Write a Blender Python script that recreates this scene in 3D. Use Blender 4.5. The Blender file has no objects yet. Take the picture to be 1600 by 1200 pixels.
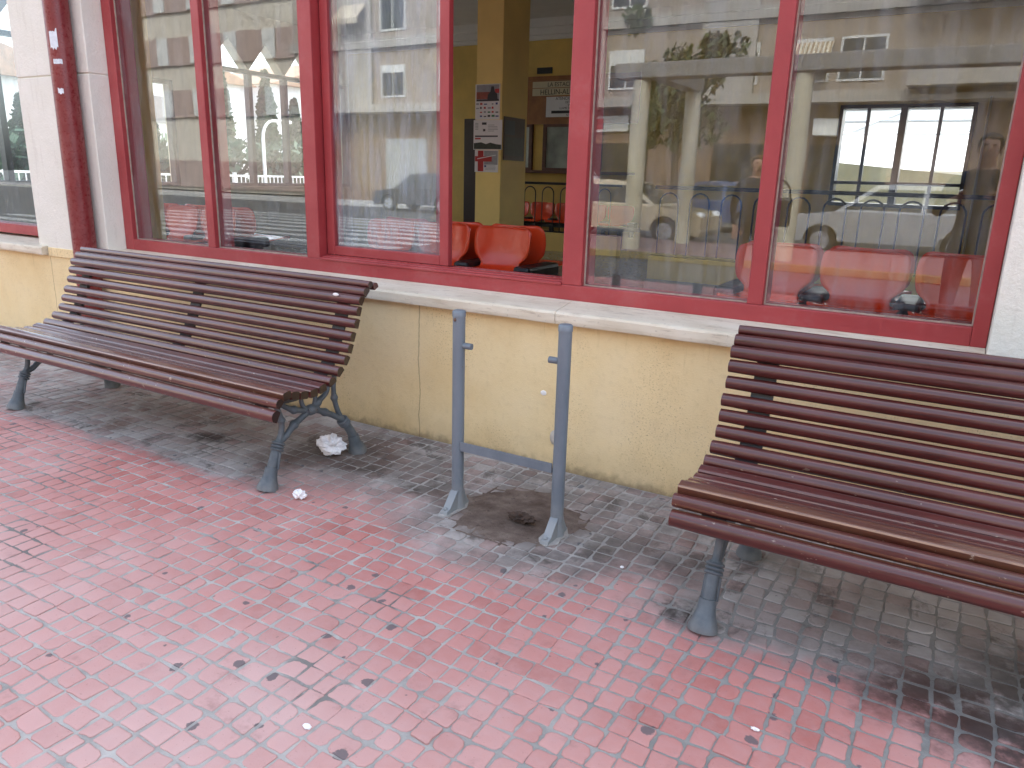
import bpy, bmesh, math, random
from mathutils import Vector, Matrix, noise as mnoise
rad = math.radians
rnd = random.Random(7)
SC = bpy.context.scene
COL = SC.collection

# ------------------------------------------------------------------ camera, sky, sun, exposure
CAM = Vector((0.0, -2.970, 1.3175))
YAW, PITCH, ROLL, FPX = rad(30.337), rad(15.324), rad(1.628), 1181.1
cam_d = bpy.data.cameras.new("camera")
cam = bpy.data.objects.new("camera", cam_d)
COL.objects.link(cam)
fw = Vector((-math.sin(YAW) * math.cos(PITCH), math.cos(YAW) * math.cos(PITCH), -math.sin(PITCH)))
ri = Vector((math.cos(YAW), math.sin(YAW), 0))
up = ri.cross(fw)
r2 = math.cos(ROLL) * ri + math.sin(ROLL) * up
u2 = -math.sin(ROLL) * ri + math.cos(ROLL) * up
cam.matrix_world = Matrix(((r2.x, u2.x, -fw.x, CAM.x), (r2.y, u2.y, -fw.y, CAM.y), (r2.z, u2.z, -fw.z, CAM.z), (0, 0, 0, 1)))
cam_d.sensor_width = 36.0
cam_d.lens = 36.0 * FPX / 1600.0
cam_d.clip_start = 0.03
cam_d.clip_end = 600
SC.camera = cam

SUN_EL, SUN_AZ = rad(47), math.atan2(0.22, 0.97)      # behind the station: its front and the paving lie in its own shade
w = bpy.data.worlds.new("World")
SC.world = w
w.use_nodes = True
wn = w.node_tree
sky = wn.nodes.new("ShaderNodeTexSky")
sky.sky_type = 'NISHITA'
sky.sun_disc = False
sky.sun_elevation = SUN_EL
sky.sun_rotation = SUN_AZ
sky.air_density = 1.0
sky.dust_density = 4.0
sky.ozone_density = 1.0
hs = wn.nodes.new("ShaderNodeHueSaturation")
hs.inputs['Saturation'].default_value = 0.62
wn.links.new(sky.outputs[0], hs.inputs['Color'])
bg = wn.nodes["Background"]
wn.links.new(hs.outputs[0], bg.inputs[0])
bg.inputs[1].default_value = 0.15

sd = bpy.data.lights.new("sun", 'SUN')
sd.energy = 0.9
sd.angle = rad(14)
sd.color = (1.0, 0.96, 0.90)
so = bpy.data.objects.new("sun", sd)
COL.objects.link(so)
sdir = Vector((math.sin(SUN_AZ) * math.cos(SUN_EL), math.cos(SUN_AZ) * math.cos(SUN_EL), math.sin(SUN_EL)))
so.rotation_euler = sdir.to_track_quat('Z', 'Y').to_euler()
so.location = (-3, -6, 12)

SC.view_settings.view_transform = 'Standard'
SC.view_settings.look = 'None'
SC.view_settings.exposure = 2.47
SC.view_settings.gamma = 1.0
SC.render.engine = 'CYCLES'
cy = SC.cycles
cy.use_denoising = True
cy.max_bounces = 9
cy.diffuse_bounces = 4
cy.glossy_bounces = 4
cy.transmission_bounces = 6
cy.transparent_max_bounces = 24
cy.caustics_reflective = False
cy.caustics_refractive = False
cy.sample_clamp_indirect = 6

# ------------------------------------------------------------------ material helpers
class NT:
    def __init__(s, name):
        s.m = bpy.data.materials.new(name)
        s.m.use_nodes = True
        s.t = s.m.node_tree
        s.b = s.t.nodes["Principled BSDF"]
        s.out = s.t.nodes["Material Output"]
        s._pos = None
    def put(s, sock, v):
        if hasattr(v, 'is_output') or isinstance(v, bpy.types.NodeSocket):
            s.t.links.new(v, sock)
        else:
            if sock.type == 'RGBA' and len(v) == 3:
                v = (*v, 1)
            sock.default_value = v
    def node(s, t, **kw):
        n = s.t.nodes.new(t)
        for k, v in kw.items():
            setattr(n, k, v)
        return n
    def pos(s):
        if s._pos is None:
            s._pos = s.node("ShaderNodeNewGeometry").outputs['Position']
        return s._pos
    def obj(s):
        return s.node("ShaderNodeTexCoord").outputs['Object']
    def xyz(s, v=None):
        n = s.node("ShaderNodeSeparateXYZ")
        s.put(n.inputs[0], v if v is not None else s.pos())
        return n.outputs[0], n.outputs[1], n.outputs[2]
    def math(s, op, a, b=0.0, c=0.0, clamp=False):
        n = s.node("ShaderNodeMath", operation=op, use_clamp=clamp)
        s.put(n.inputs[0], a); s.put(n.inputs[1], b); s.put(n.inputs[2], c)
        return n.outputs[0]
    def scalev(s, v, sc):
        n = s.node("ShaderNodeVectorMath", operation='MULTIPLY')
        s.put(n.inputs[0], v); n.inputs[1].default_value = sc
        return n.outputs[0]
    def noise(s, scale, detail=4, rough=0.55, v=None, dist=0.0, color=False):
        n = s.node("ShaderNodeTexNoise")
        s.put(n.inputs['Vector'], v if v is not None else s.pos())
        n.inputs['Scale'].default_value = scale
        n.inputs['Detail'].default_value = detail
        n.inputs['Roughness'].default_value = rough
        n.inputs['Distortion'].default_value = dist
        return n.outputs['Color' if color else 'Fac']
    def voro(s, scale, v=None, feature='F1'):
        n = s.node("ShaderNodeTexVoronoi", feature=feature, voronoi_dimensions='2D')
        s.put(n.inputs['Vector'], v if v is not None else s.pos())
        n.inputs['Scale'].default_value = scale
        return n
    def ss(s, x, a, b, lo=0.0, hi=1.0):
        n = s.node("ShaderNodeMapRange", interpolation_type='SMOOTHSTEP')
        s.put(n.inputs[0], x)
        n.inputs[1].default_value = a; n.inputs[2].default_value = b
        n.inputs[3].default_value = lo; n.inputs[4].default_value = hi
        return n.outputs[0]
    def ramp(s, f, stops):
        n = s.node("ShaderNodeValToRGB")
        s.put(n.inputs[0], f)
        e = n.color_ramp.elements
        while len(e) < len(stops):
            e.new(0.5)
        for k, (p, c) in enumerate(stops):
            e[k].position = p
            e[k].color = (*c, 1)
        return n.outputs[0]
    def mix(s, f, a, b, blend='MIX'):
        n = s.node("ShaderNodeMix", data_type='RGBA', blend_type=blend)
        n.clamp_factor = True
        s.put(n.inputs[0], f); s.put(n.inputs[6], a); s.put(n.inputs[7], b)
        return n.outputs[2]
    def attr(s, name):
        return s.node("ShaderNodeAttribute", attribute_name=name).outputs['Fac']
    def bump(s, h, strength=0.3, dist=0.01):
        n = s.node("ShaderNodeBump")
        n.inputs['Strength'].default_value = strength
        n.inputs['Distance'].default_value = dist
        s.put(n.inputs['Height'], h)
        s.t.links.new(n.outputs[0], s.b.inputs['Normal'])
        return n.outputs[0]
    def set(s, **kw):
        names = dict(col='Base Color', rough='Roughness', metal='Metallic', spec='Specular IOR Level', coat='Coat Weight', coatr='Coat Roughness', alpha='Alpha', trans='Transmission Weight', sheen='Sheen Weight')
        for k, v in kw.items():
            s.put(s.b.inputs[names[k]], v)
        return s

MATS = {}
def simple(name, col, rough=0.6, var=0.12, scale=9, metal=0.0, bump=0.0, bscale=120, spec=0.5, coat=0.0):
    if name in MATS:
        return MATS[name]
    n = NT(name)
    f = n.noise(scale, 5)
    lo = tuple(max(0, c * (1 - var)) for c in col); hi = tuple(min(1, c * (1 + var)) for c in col)
    n.set(col=n.ramp(f, [(0.3, lo), (0.7, hi)]), rough=n.ss(f, 0.2, 0.8, max(0.02, rough - 0.08), rough + 0.08), metal=metal, spec=spec, coat=coat)
    if bump:
        n.bump(n.noise(bscale, 5), bump, 0.004)
    MATS[name] = n.m
    return n.m

def painted_red(name, base, rough=0.45):
    n = NT(name)
    f = n.noise(3.0, 6, 0.6)
    g = n.noise(45, 5, 0.65)
    c = n.ramp(f, [(0.25, tuple(x * 0.82 for x in base)), (0.75, tuple(min(1, x * 1.12) for x in base))])
    dust = n.ss(n.math('ADD', f, n.math('MULTIPLY', g, 0.5)), 0.72, 1.0)
    c = n.mix(n.math('MULTIPLY', dust, 0.16), c, (0.40, 0.24, 0.22))
    sp = n.ss(n.noise(90, 3, 0.5), 0.74, 0.79)
    c = n.mix(n.math('MULTIPLY', sp, 0.35), c, (0.08, 0.02, 0.02))
    n.set(col=c, rough=n.ss(g, 0.3, 0.7, rough - 0.08, rough + 0.14))
    n.bump(n.noise(160, 3), 0.12, 0.002)
    return n.m
M_RED = painted_red("window_red_paint", (0.36, 0.044, 0.048))
M_PIPE = painted_red("pipe_red_paint", (0.20, 0.020, 0.022), 0.30)

def glass_mat(name, refl, tint, dirt=0.035, tintg=(0.90, 0.96, 1.0)):  # dirt: streaky grime film that also paints a pale blue reflection haze
    n = NT(name)
    tr = n.node("ShaderNodeBsdfTransparent"); n.put(tr.inputs[0], tint)
    gl = n.node("ShaderNodeBsdfGlossy"); n.put(gl.inputs[0], tintg); gl.inputs['Roughness'].default_value = 0.0
    bp = n.node("ShaderNodeBump"); bp.inputs['Strength'].default_value = 0.012; bp.inputs['Distance'].default_value = 0.02
    n.put(bp.inputs['Height'], n.noise(2.3, 1))
    n.t.links.new(bp.outputs[0], gl.inputs['Normal'])
    lw = n.node("ShaderNodeLayerWeight"); lw.inputs[0].default_value = 0.35
    fac = n.math('ADD', refl, n.math('MULTIPLY', n.math('POWER', lw.outputs['Facing'], 3.0), 0.28), clamp=True)
    m1 = n.node("ShaderNodeMixShader"); n.put(m1.inputs[0], fac)
    n.t.links.new(tr.outputs[0], m1.inputs[1]); n.t.links.new(gl.outputs[0], m1.inputs[2])
    df = n.node("ShaderNodeBsdfDiffuse"); n.put(df.inputs[0], (0.56, 0.62, 0.67))
    st = n.noise(5, 6, 0.65, v=n.scalev(n.pos(), (4.0, 1.0, 0.55)))
    m2 = n.node("ShaderNodeMixShader"); n.put(m2.inputs[0], n.math('MULTIPLY', n.ss(st, 0.35, 0.8), dirt))
    n.t.links.new(m1.outputs[0], m2.inputs[1]); n.t.links.new(df.outputs[0], m2.inputs[2])
    n.t.links.new(m2.outputs[0], n.out.inputs[0])
    n.t.nodes.remove(n.b)
    return n.m
M_GLASS = glass_mat("tinted_window_glass", 0.074, (0.95, 0.97, 0.97), 0.085)
M_SASHGLASS = glass_mat("hazy_dusty_sash_glass", 0.085, (0.94, 0.96, 0.97), 0.24)  # more of the painted haze, over the dust
M_CLEAR = glass_mat("clear_window_glass", 0.03, (0.95, 0.97, 0.97), 0.02)

def stucco():
    n = NT("yellow_stucco")
    x, y, z = n.xyz()
    f = n.noise(2.2, 6, 0.6)
    g = n.noise(38, 6, 0.65)
    c = n.ramp(f, [(0.25, (0.77, 0.585, 0.295)), (0.5, (0.84, 0.675, 0.380)), (0.8, (0.87, 0.725, 0.45))])
    c = n.mix(n.math('MULTIPLY', n.ss(g, 0.50, 0.72), 0.20), c, (0.52, 0.39, 0.20))
    c = n.mix(n.math('MULTIPLY', n.ss(n.noise(5.5, 6, 0.7), 0.5, 0.75), 0.22), c, (0.60, 0.47, 0.27))
    # worn specks where the top coat has rubbed off
    patch = n.ss(n.noise(2.6, 3, 0.5, v=n.scalev(n.pos(), (1, 1, 0.8))), 0.46, 0.62)
    sp = n.ss(n.noise(120, 5, 0.7), 0.54, 0.68)
    c = n.mix(n.math('MULTIPLY', n.math('MULTIPLY', patch, sp), 0.75), c, (0.26, 0.19, 0.11))
    # splashed dirt towards the pavement
    low = n.ss(n.math('ADD', z, n.math('MULTIPLY', n.noise(6, 5), 0.22)), 0.06, 0.34, 1, 0)
    c = n.mix(n.math('MULTIPLY', low, 0.42), c, (0.36, 0.25, 0.13))
    low2 = n.ss(n.math('ADD', z, n.math('MULTIPLY', n.noise(24, 5), 0.09)), 0.03, 0.10, 1, 0)
    c = n.mix(n.math('MULTIPLY', low2, 0.7), c, (0.13, 0.095, 0.06))
    # drips below the sill
    dr = n.ss(n.noise(7, 4, 0.6, v=n.scalev(n.pos(), (3.2, 1, 0.25))), 0.6, 0.75)
    hi = n.ss(z, 0.30, 0.70)
    c = n.mix(n.math('MULTIPLY', n.math('MULTIPLY', dr, hi), 0.28), c, (0.30, 0.21, 0.10))
    # two hairline cracks
    for cx in (-2.286, -5.545):
        wob = n.math('MULTIPLY', n.math('SUBTRACT', n.noise(9, 3), 0.5), 0.03)
        d = n.math('ABSOLUTE', n.math('ADD', n.math('SUBTRACT', x, cx), wob))
        ln = n.ss(d, 0.0015, 0.005, 1, 0)
        c = n.mix(n.math('MULTIPLY', ln, 0.5), c, (0.16, 0.10, 0.05))
    n.set(col=c, rough=0.88, spec=0.25)
    n.bump(n.math('ADD', n.math('MULTIPLY', g, 0.6), n.math('MULTIPLY', n.noise(170, 3), 0.5)), 0.5, 0.006)
    return n.m
M_STUCCO = stucco()

def whitewall():
    n = NT("rough_white_render")
    x, y, z = n.xyz()
    f = n.noise(3, 6, 0.6)
    c = n.ramp(f, [(0.25, (0.76, 0.745, 0.64)), (0.75, (0.85, 0.835, 0.745))])
    st = n.ss(n.noise(6, 5, 0.6, v=n.scalev(n.pos(), (4, 4, 0.4))), 0.55, 0.75)
    c = n.mix(n.math('MULTIPLY', st, 0.25), c, (0.50, 0.46, 0.38))
    pit = n.ss(n.noise(75, 3), 0.68, 0.75)
    c = n.mix(n.math('MULTIPLY', pit, 0.3), c, (0.34, 0.31, 0.27))
    n.set(col=c, rough=0.9, spec=0.2)
    n.bump(n.math('ADD', n.noise(60, 6, 0.7), n.math('MULTIPLY', n.noise(16, 3), 0.6)), 0.6, 0.008)
    return n.m
M_WHITE = whitewall()

def sillmat():
    n = NT("cream_marble_sill")
    f = n.noise(4, 6, 0.6, v=n.scalev(n.pos(), (1, 3, 3)))
    g = n.noise(16, 6, 0.7, v=n.scalev(n.pos(), (0.5, 3, 3)))
    c = n.ramp(f, [(0.2, (0.56, 0.48, 0.35)), (0.55, (0.70, 0.635, 0.50)), (0.85, (0.77, 0.725, 0.61))])
    c = n.mix(n.math('MULTIPLY', n.ss(g, 0.52, 0.70), 0.6), c, (0.34, 0.27, 0.19))
    c = n.mix(n.math('MULTIPLY', n.ss(n.noise(60, 4), 0.62, 0.72), 0.35), c, (0.25, 0.19, 0.14))
    n.set(col=c, rough=0.55)
    n.bump(n.noise(40, 5), 0.15, 0.004)
    return n.m
M_SILL = sillmat()

def woodmat():
    n = NT("varnished_maroon_slats")
    wear = n.attr("wear")
    o = n.pos()
    gr = n.noise(14, 6, 0.65, v=n.scalev(o, (0.35, 9, 9)))
    c = n.ramp(gr, [(0.3, (0.036, 0.0068, 0.0055)), (0.7, (0.092, 0.0165, 0.0130))])
    big = n.noise(2.0, 4)
    c = n.mix(n.math('MULTIPLY', n.ss(big, 0.4, 0.7), 0.5), c, (0.125, 0.027, 0.022))
    # worn varnish on the seat: bare orange-brown wood
    wn_ = n.math('ADD', wear, n.math('MULTIPLY', n.math('SUBTRACT', n.noise(11, 6, 0.7, v=n.scalev(o, (0.25, 4, 4))), 0.5), 1.3))
    c = n.mix(n.math('MULTIPLY', n.ss(wn_, 0.55, 0.95), 0.62), c, (0.155, 0.070, 0.036))
    c = n.mix(n.ss(n.math('ADD', wear, n.math('MULTIPLY', n.math('SUBTRACT', n.noise(16, 5, 0.7, v=n.scalev(o, (0.3, 1, 1))), 0.5), 1.2)), 1.0, 1.35), c, (0.27, 0.145, 0.075))
    c = n.mix(n.ss(wear, -0.2, -0.1, 1, 0), c, (0.020, 0.0055, 0.005))      # dark painted end grain
    # scratches and chips
    s1 = n.ss(n.noise(30, 3, 0.5, v=n.scalev(o, (0.6, 6, 2.2))), 0.70, 0.76)
    c = n.mix(n.math('MULTIPLY', n.math('MULTIPLY', s1, n.ss(wear, 0.15, 0.6)), 0.7), c, (0.46, 0.31, 0.20))
    chip = n.ss(n.noise(60, 4, 0.6, v=n.scalev(o, (0.45, 1, 1))), 0.665, 0.71)
    c = n.mix(n.math('MULTIPLY', n.math('MULTIPLY', chip, n.ss(wear, 0.0, 0.9)), 0.8), c, (0.50, 0.40, 0.30))
    n.set(col=c, rough=n.ss(n.math('ADD', gr, wear), 0.3, 1.6, 0.30, 0.45), coat=1.0, coatr=0.13, spec=0.3)
    n.bump(gr, 0.12, 0.002)
    return n.m
M_WOOD = woodmat()

def ironmat():
    n = NT("slate_cast_iron")
    f = n.noise(11, 6, 0.65)
    c = n.ramp(f, [(0.25, (0.060, 0.075, 0.086)), (0.7, (0.138, 0.165, 0.183))])
    x, y, z = n.xyz()
    low = n.ss(n.math('ADD', z, n.math('MULTIPLY', n.noise(30, 4), 0.08)), 0.03, 0.11, 1, 0)
    c = n.mix(n.math('MULTIPLY', low, 0.5), c, (0.24, 0.24, 0.23))
    rust = n.ss(n.noise(34, 5, 0.6), 0.66, 0.76)
    c = n.mix(n.math('MULTIPLY', rust, 0.35), c, (0.10, 0.055, 0.03))
    n.set(col=c, rough=0.56, metal=0.15, spec=0.5)
    n.bump(n.noise(70, 5), 0.25, 0.004)
    return n.m
M_IRON = ironmat()

def postmat():
    n = NT("grey_post_paint")
    x, y, z = n.xyz()
    f = n.noise(7, 6, 0.65, v=n.scalev(n.pos(), (1, 1, 0.5)))
    c = n.ramp(f, [(0.3, (0.118, 0.150, 0.180)), (0.7, (0.175, 0.210, 0.240))])
    low = n.ss(n.math('ADD', z, n.math('MULTIPLY', n.noise(22, 5), 0.16)), 0.10, 0.26, 1, 0)
    c = n.mix(n.math('MULTIPLY', low, 0.55), c, (0.33, 0.335, 0.32))
    sc = n.ss(n.noise(40, 4, 0.6, v=n.scalev(n.pos(), (1, 1, 0.3))), 0.68, 0.75)
    c = n.mix(n.math('MULTIPLY', sc, 0.5), c, (0.42, 0.42, 0.40))
    rust = n.ss(n.noise(26, 5, 0.6), 0.70, 0.78)
    c = n.mix(n.math('MULTIPLY', rust, 0.6), c, (0.14, 0.06, 0.03))
    n.set(col=c, rough=0.45, spec=0.5)
    n.bump(n.noise(90, 4), 0.15, 0.002)
    return n.m
M_POST = postmat()

def ground_dirt(n, base, per_tile=None):
    """dirt, stains and gum lying on the paving (they have places of their own)"""
    x, y, z = n.xyz()
    nz = n.math('SUBTRACT', n.noise(2.7, 5, 0.6), 0.5)
    nf = n.math('SUBTRACT', n.noise(11, 5, 0.65), 0.5)
    yy = n.math('ADD', y, n.math('ADD', n.math('MULTIPLY', nz, 0.22), n.math('MULTIPLY', nf, 0.12)))
    # swept-up grime along the wall and where nobody walks (in line with the benches)
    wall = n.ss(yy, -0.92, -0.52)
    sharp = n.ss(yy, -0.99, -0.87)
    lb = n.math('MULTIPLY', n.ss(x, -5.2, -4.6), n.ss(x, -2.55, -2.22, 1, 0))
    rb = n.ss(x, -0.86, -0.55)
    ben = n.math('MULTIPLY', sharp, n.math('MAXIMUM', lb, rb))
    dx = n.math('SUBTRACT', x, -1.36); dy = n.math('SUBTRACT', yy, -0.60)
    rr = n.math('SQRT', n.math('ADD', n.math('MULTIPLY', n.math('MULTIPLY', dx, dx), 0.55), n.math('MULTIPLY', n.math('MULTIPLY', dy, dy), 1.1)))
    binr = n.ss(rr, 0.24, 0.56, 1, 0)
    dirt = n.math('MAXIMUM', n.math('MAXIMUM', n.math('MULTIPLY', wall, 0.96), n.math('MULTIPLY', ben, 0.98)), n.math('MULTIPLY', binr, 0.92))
    if per_tile is not None:       # each tile holds the grime differently
        dirt = n.math('MULTIPLY', dirt, n.math('ADD', 0.80, n.math('MULTIPLY', per_tile, 0.32)), clamp=True)
    tone = n.noise(3.4, 6, 0.66)
    if per_tile is not None:
        tone = n.math('ADD', tone, n.math('MULTIPLY', n.math('SUBTRACT', per_tile, 0.5), 0.22))
    dcol = n.ramp(tone, [(0.22, (0.150, 0.136, 0.122)), (0.46, (0.325, 0.308, 0.287)), (0.74, (0.47, 0.455, 0.435))])
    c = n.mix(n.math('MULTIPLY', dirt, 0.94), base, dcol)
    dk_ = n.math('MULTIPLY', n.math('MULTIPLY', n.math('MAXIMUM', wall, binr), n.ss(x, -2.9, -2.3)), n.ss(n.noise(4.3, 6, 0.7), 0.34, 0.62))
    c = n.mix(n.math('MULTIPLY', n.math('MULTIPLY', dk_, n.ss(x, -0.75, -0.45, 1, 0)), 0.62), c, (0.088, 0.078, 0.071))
    # dark greasy stains
    bl = n.ss(n.noise(5.2, 7, 0.72, dist=0.5), 0.535, 0.66)
    c = n.mix(n.math('MULTIPLY', n.math('MULTIPLY', bl, n.math('ADD', n.math('MULTIPLY', dirt, 0.85), 0.02)), 0.80), c, (0.050, 0.040, 0.033))
    for (sx, sy, r, a, col) in ((-1.38, -0.53, 0.42, 0.95, (0.115, 0.088, 0.072)), (0.13, -0.90, 0.32, 0.9, (0.060, 0.030, 0.024)), (0.42, -0.70, 0.38, 0.85, (0.055, 0.045, 0.036)), (-0.58, -0.86, 0.15, 0.9, (0.035, 0.027, 0.024)),
                               (-2.45, -0.36, 0.46, 0.78, (0.085, 0.058, 0.045)), (-2.62, -0.62, 0.25, 0.5, (0.09, 0.055, 0.04)), (-1.0, -0.72, 0.22, 0.6, (0.06, 0.056, 0.052)), (-1.9, -0.45, 0.3, 0.45, (0.07, 0.06, 0.052)), (-1.35, -0.16, 0.36, 0.45, (0.10, 0.085, 0.07)),
                               (-3.15, -0.62, 0.15, 0.85, (0.035, 0.03, 0.026)), (-3.7, -0.75, 0.12, 0.55, (0.12, 0.055, 0.025)), (-0.42, -0.36, 0.2, 0.5, (0.07, 0.06, 0.05)),
                               (-1.02, -0.55, 0.25, 0.35, (0.075, 0.065, 0.055)), (-0.72, -0.62, 0.2, 0.5, (0.07, 0.06, 0.055)), (0.34, -1.02, 0.26, 0.85, (0.032, 0.030, 0.028)), (0.62, -0.9, 0.3, 0.85, (0.04, 0.037, 0.034))):
        ax = n.math('SUBTRACT', n.math('ADD', x, n.math('MULTIPLY', nf, 0.35)), sx); ay = n.math('SUBTRACT', yy, sy)
        d = n.math('SQRT', n.math('ADD', n.math('MULTIPLY', ax, ax), n.math('MULTIPLY', n.math('MULTIPLY', ay, ay), 1.6)))
        k = n.ss(d, r * 0.25, r, 1, 0)
        k = n.math('MULTIPLY', k, n.ss(n.noise(9, 5, 0.65), 0.26, 0.52))
        c = n.mix(n.math('MULTIPLY', k, a), c, col)
    # trodden chewing gum, thicker near the bin
    v = n.voro(8.5)
    wob = n.math('MULTIPLY', n.math('SUBTRACT', n.noise(34, 5, 0.7), 0.5), 0.30)
    pick = n.node("ShaderNodeSeparateColor"); n.put(pick.inputs[0], v.outputs['Color'])
    rad_ = n.math('ADD', 0.015, n.math('MULTIPLY', n.math('POWER', pick.outputs[1], 1.8), 0.14))
    zone = n.math('MULTIPLY', n.math('MULTIPLY', n.ss(x, -3.4, -2.0), n.ss(x, -0.1, 0.6, 1, 0)), n.ss(y, -0.95, -0.70, 1, 0))
    g = n.math('MULTIPLY', n.ss(n.math('SUBTRACT', n.math('ADD', v.outputs['Distance'], wob), rad_), -0.015, 0.02, 1, 0), n.ss(n.math('ADD', pick.outputs[0], n.math('MULTIPLY', zone, 0.16)), 0.90, 0.91))
    c = n.mix(n.math('MULTIPLY', g, 0.82), c, (0.095, 0.10, 0.108))
    return c, dirt

def tilemat():
    n = NT("pink_paving_tile")
    t = n.attr("tint")
    c = n.ramp(t, [(0.0, (0.365, 0.118, 0.098)), (0.35, (0.430, 0.160, 0.138)), (0.7, (0.465, 0.190, 0.166)), (1.0, (0.49, 0.225, 0.202))])
    f = n.noise(24, 6, 0.65)
    c = n.mix(n.ss(f, 0.3, 0.8), c, n.mix(0.5, c, (0.46, 0.25, 0.24)))
    film = n.noise(0.9, 4, 0.55)
    yf = n.xyz()[1]
    front = n.ss(n.math('ADD', yf, n.math('MULTIPLY', film, 0.5)), -1.75, -0.85, 1, 0)      # paler away from the wall
    c = n.mix(n.math('MULTIPLY', n.math('ADD', n.math('MULTIPLY', n.ss(film, 0.38, 0.68), 0.35), n.math('MULTIPLY', front, 0.36)), 1.0), c, (0.60, 0.458, 0.435))
    pit = n.ss(n.noise(130, 3), 0.66, 0.74)
    c = n.mix(n.math('MULTIPLY', pit, 0.35), c, (0.20, 0.09, 0.08))
    sm = n.ss(n.noise(7, 6, 0.7), 0.56, 0.74)
    c = n.mix(n.math('MULTIPLY', sm, 0.45), c, (0.23, 0.14, 0.13))
    c, d = ground_dirt(n, c, n.attr("grime"))
    n.set(col=c, rough=n.ss(f, 0.3, 0.7, 0.66, 0.84), spec=0.25)
    n.bump(n.math('ADD', n.noise(45, 5, 0.6), n.math('MULTIPLY', n.noise(200, 3), 0.4)), 0.35, 0.003)
    return n.m
def groutmat():
    n = NT("grey_joint_mortar")
    f = n.noise(8, 6, 0.65)
    c = n.ramp(f, [(0.25, (0.25, 0.243, 0.230)), (0.5, (0.388, 0.375, 0.352)), (0.75, (0.495, 0.48, 0.452))])
    gxx = n.xyz()[0]
    c = n.mix(n.ss(gxx, -1.3, -0.2), c, n.mix(1.0, c, (0.66, 0.68, 0.68), 'MULTIPLY'))
    dk = n.ss(n.math('ADD', n.noise(1.9, 6, 0.65), n.ss(gxx, -3.0, -2.2, 0.085, 0.0)), 0.56, 0.66)
    c = n.mix(n.math('MULTIPLY', dk, 0.62), c, (0.085, 0.08, 0.076))
    c2, d = ground_dirt(n, c)
    c = n.mix(0.30, c, c2)
    n.set(col=c, rough=0.9, spec=0.2)
    n.bump(n.noise(90, 5, 0.7), 0.6, 0.005)
    return n.m
M_TILE, M_GROUT = tilemat(), groutmat()

def brickpave():
    n = NT("pink_paving_far")
    b = n.node("ShaderNodeTexBrick")
    n.put(b.inputs['Vector'], n.pos())
    b.offset = 0.0
    b.inputs['Scale'].default_value = 1.0
    b.inputs['Brick Width'].default_value = 0.086; b.inputs['Row Height'].default_value = 0.07
    b.inputs['Mortar Size'].default_value = 0.005
    n.put(b.inputs['Color1'], (0.43, 0.14, 0.135)); n.put(b.inputs['Color2'], (0.51, 0.20, 0.195)); n.put(b.inputs['Mortar'], (0.33, 0.32, 0.31))
    c = n.mix(n.math('MULTIPLY', n.ss(n.noise(0.7, 5), 0.4, 0.7), 0.4), b.outputs[0], (0.40, 0.30, 0.29))
    n.set(col=c, rough=0.7)
    return n.m
M_PAVEFAR = brickpave()

M_OCHRE = simple("ochre_wall_paint", (0.70, 0.49, 0.14), 0.7, 0.10, 3, bump=0.15)
M_COLUMN = simple("ochre_column_paint", (0.82, 0.63, 0.22), 0.55, 0.08, 3)
M_PLASTER = simple("white_plaster", (0.74, 0.73, 0.69), 0.8, 0.05, 3)
M_DKWOOD = simple("dark_stained_wood", (0.115, 0.040, 0.020), 0.5, 0.3, 14)
M_DOOR = simple("dark_door", (0.035, 0.016, 0.010), 0.5, 0.2, 8)
M_BLACKMETAL = simple("black_metal", (0.018, 0.020, 0.026), 0.35, 0.2, 12)
M_BLACKPLASTIC = simple("black_plastic", (0.012, 0.013, 0.016), 0.38, 0.2, 12)
M_FLOOR = simple("grey_terrazzo_floor", (0.34, 0.335, 0.32), 0.18, 0.18, 30)
M_PAPER = simple("white_paper", (0.75, 0.75, 0.77), 0.6, 0.03, 5)
M_INK = simple("black_ink", (0.02, 0.02, 0.025), 0.6, 0.2, 20)
M_CREAM = simple("cream_board", (0.62, 0.56, 0.38), 0.6, 0.06, 5)
M_ASPHALT = simple("asphalt", (0.075, 0.075, 0.078), 0.85, 0.25, 6, bump=0.4, bscale=200)
M_ROADWHITE = simple("road_marking_white", (0.36, 0.36, 0.35), 0.7, 0.12, 5)
M_KERBY = simple("yellow_kerb_paint", (0.22, 0.17, 0.07), 0.6, 0.15, 5)
M_CONC = simple("concrete", (0.38, 0.37, 0.35), 0.85, 0.12, 3, bump=0.2)
M_CREAMCOL = simple("cream_column_render", (0.50, 0.46, 0.36), 0.75, 0.1, 3)
M_TISSUE = simple("white_tissue", (0.82, 0.82, 0.83), 0.9, 0.03, 20)

def plastic():
    n = NT("orange_red_seat_plastic")
    f = n.noise(5, 4)
    n.set(col=n.ramp(f, [(0.3, (0.76, 0.055, 0.016)), (0.7, (0.84, 0.085, 0.024))]), rough=n.ss(n.noise(40, 4), 0.3, 0.7, 0.16, 0.26), spec=0.5, coat=0.2)
    return n.m
M_SEAT = plastic()

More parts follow.
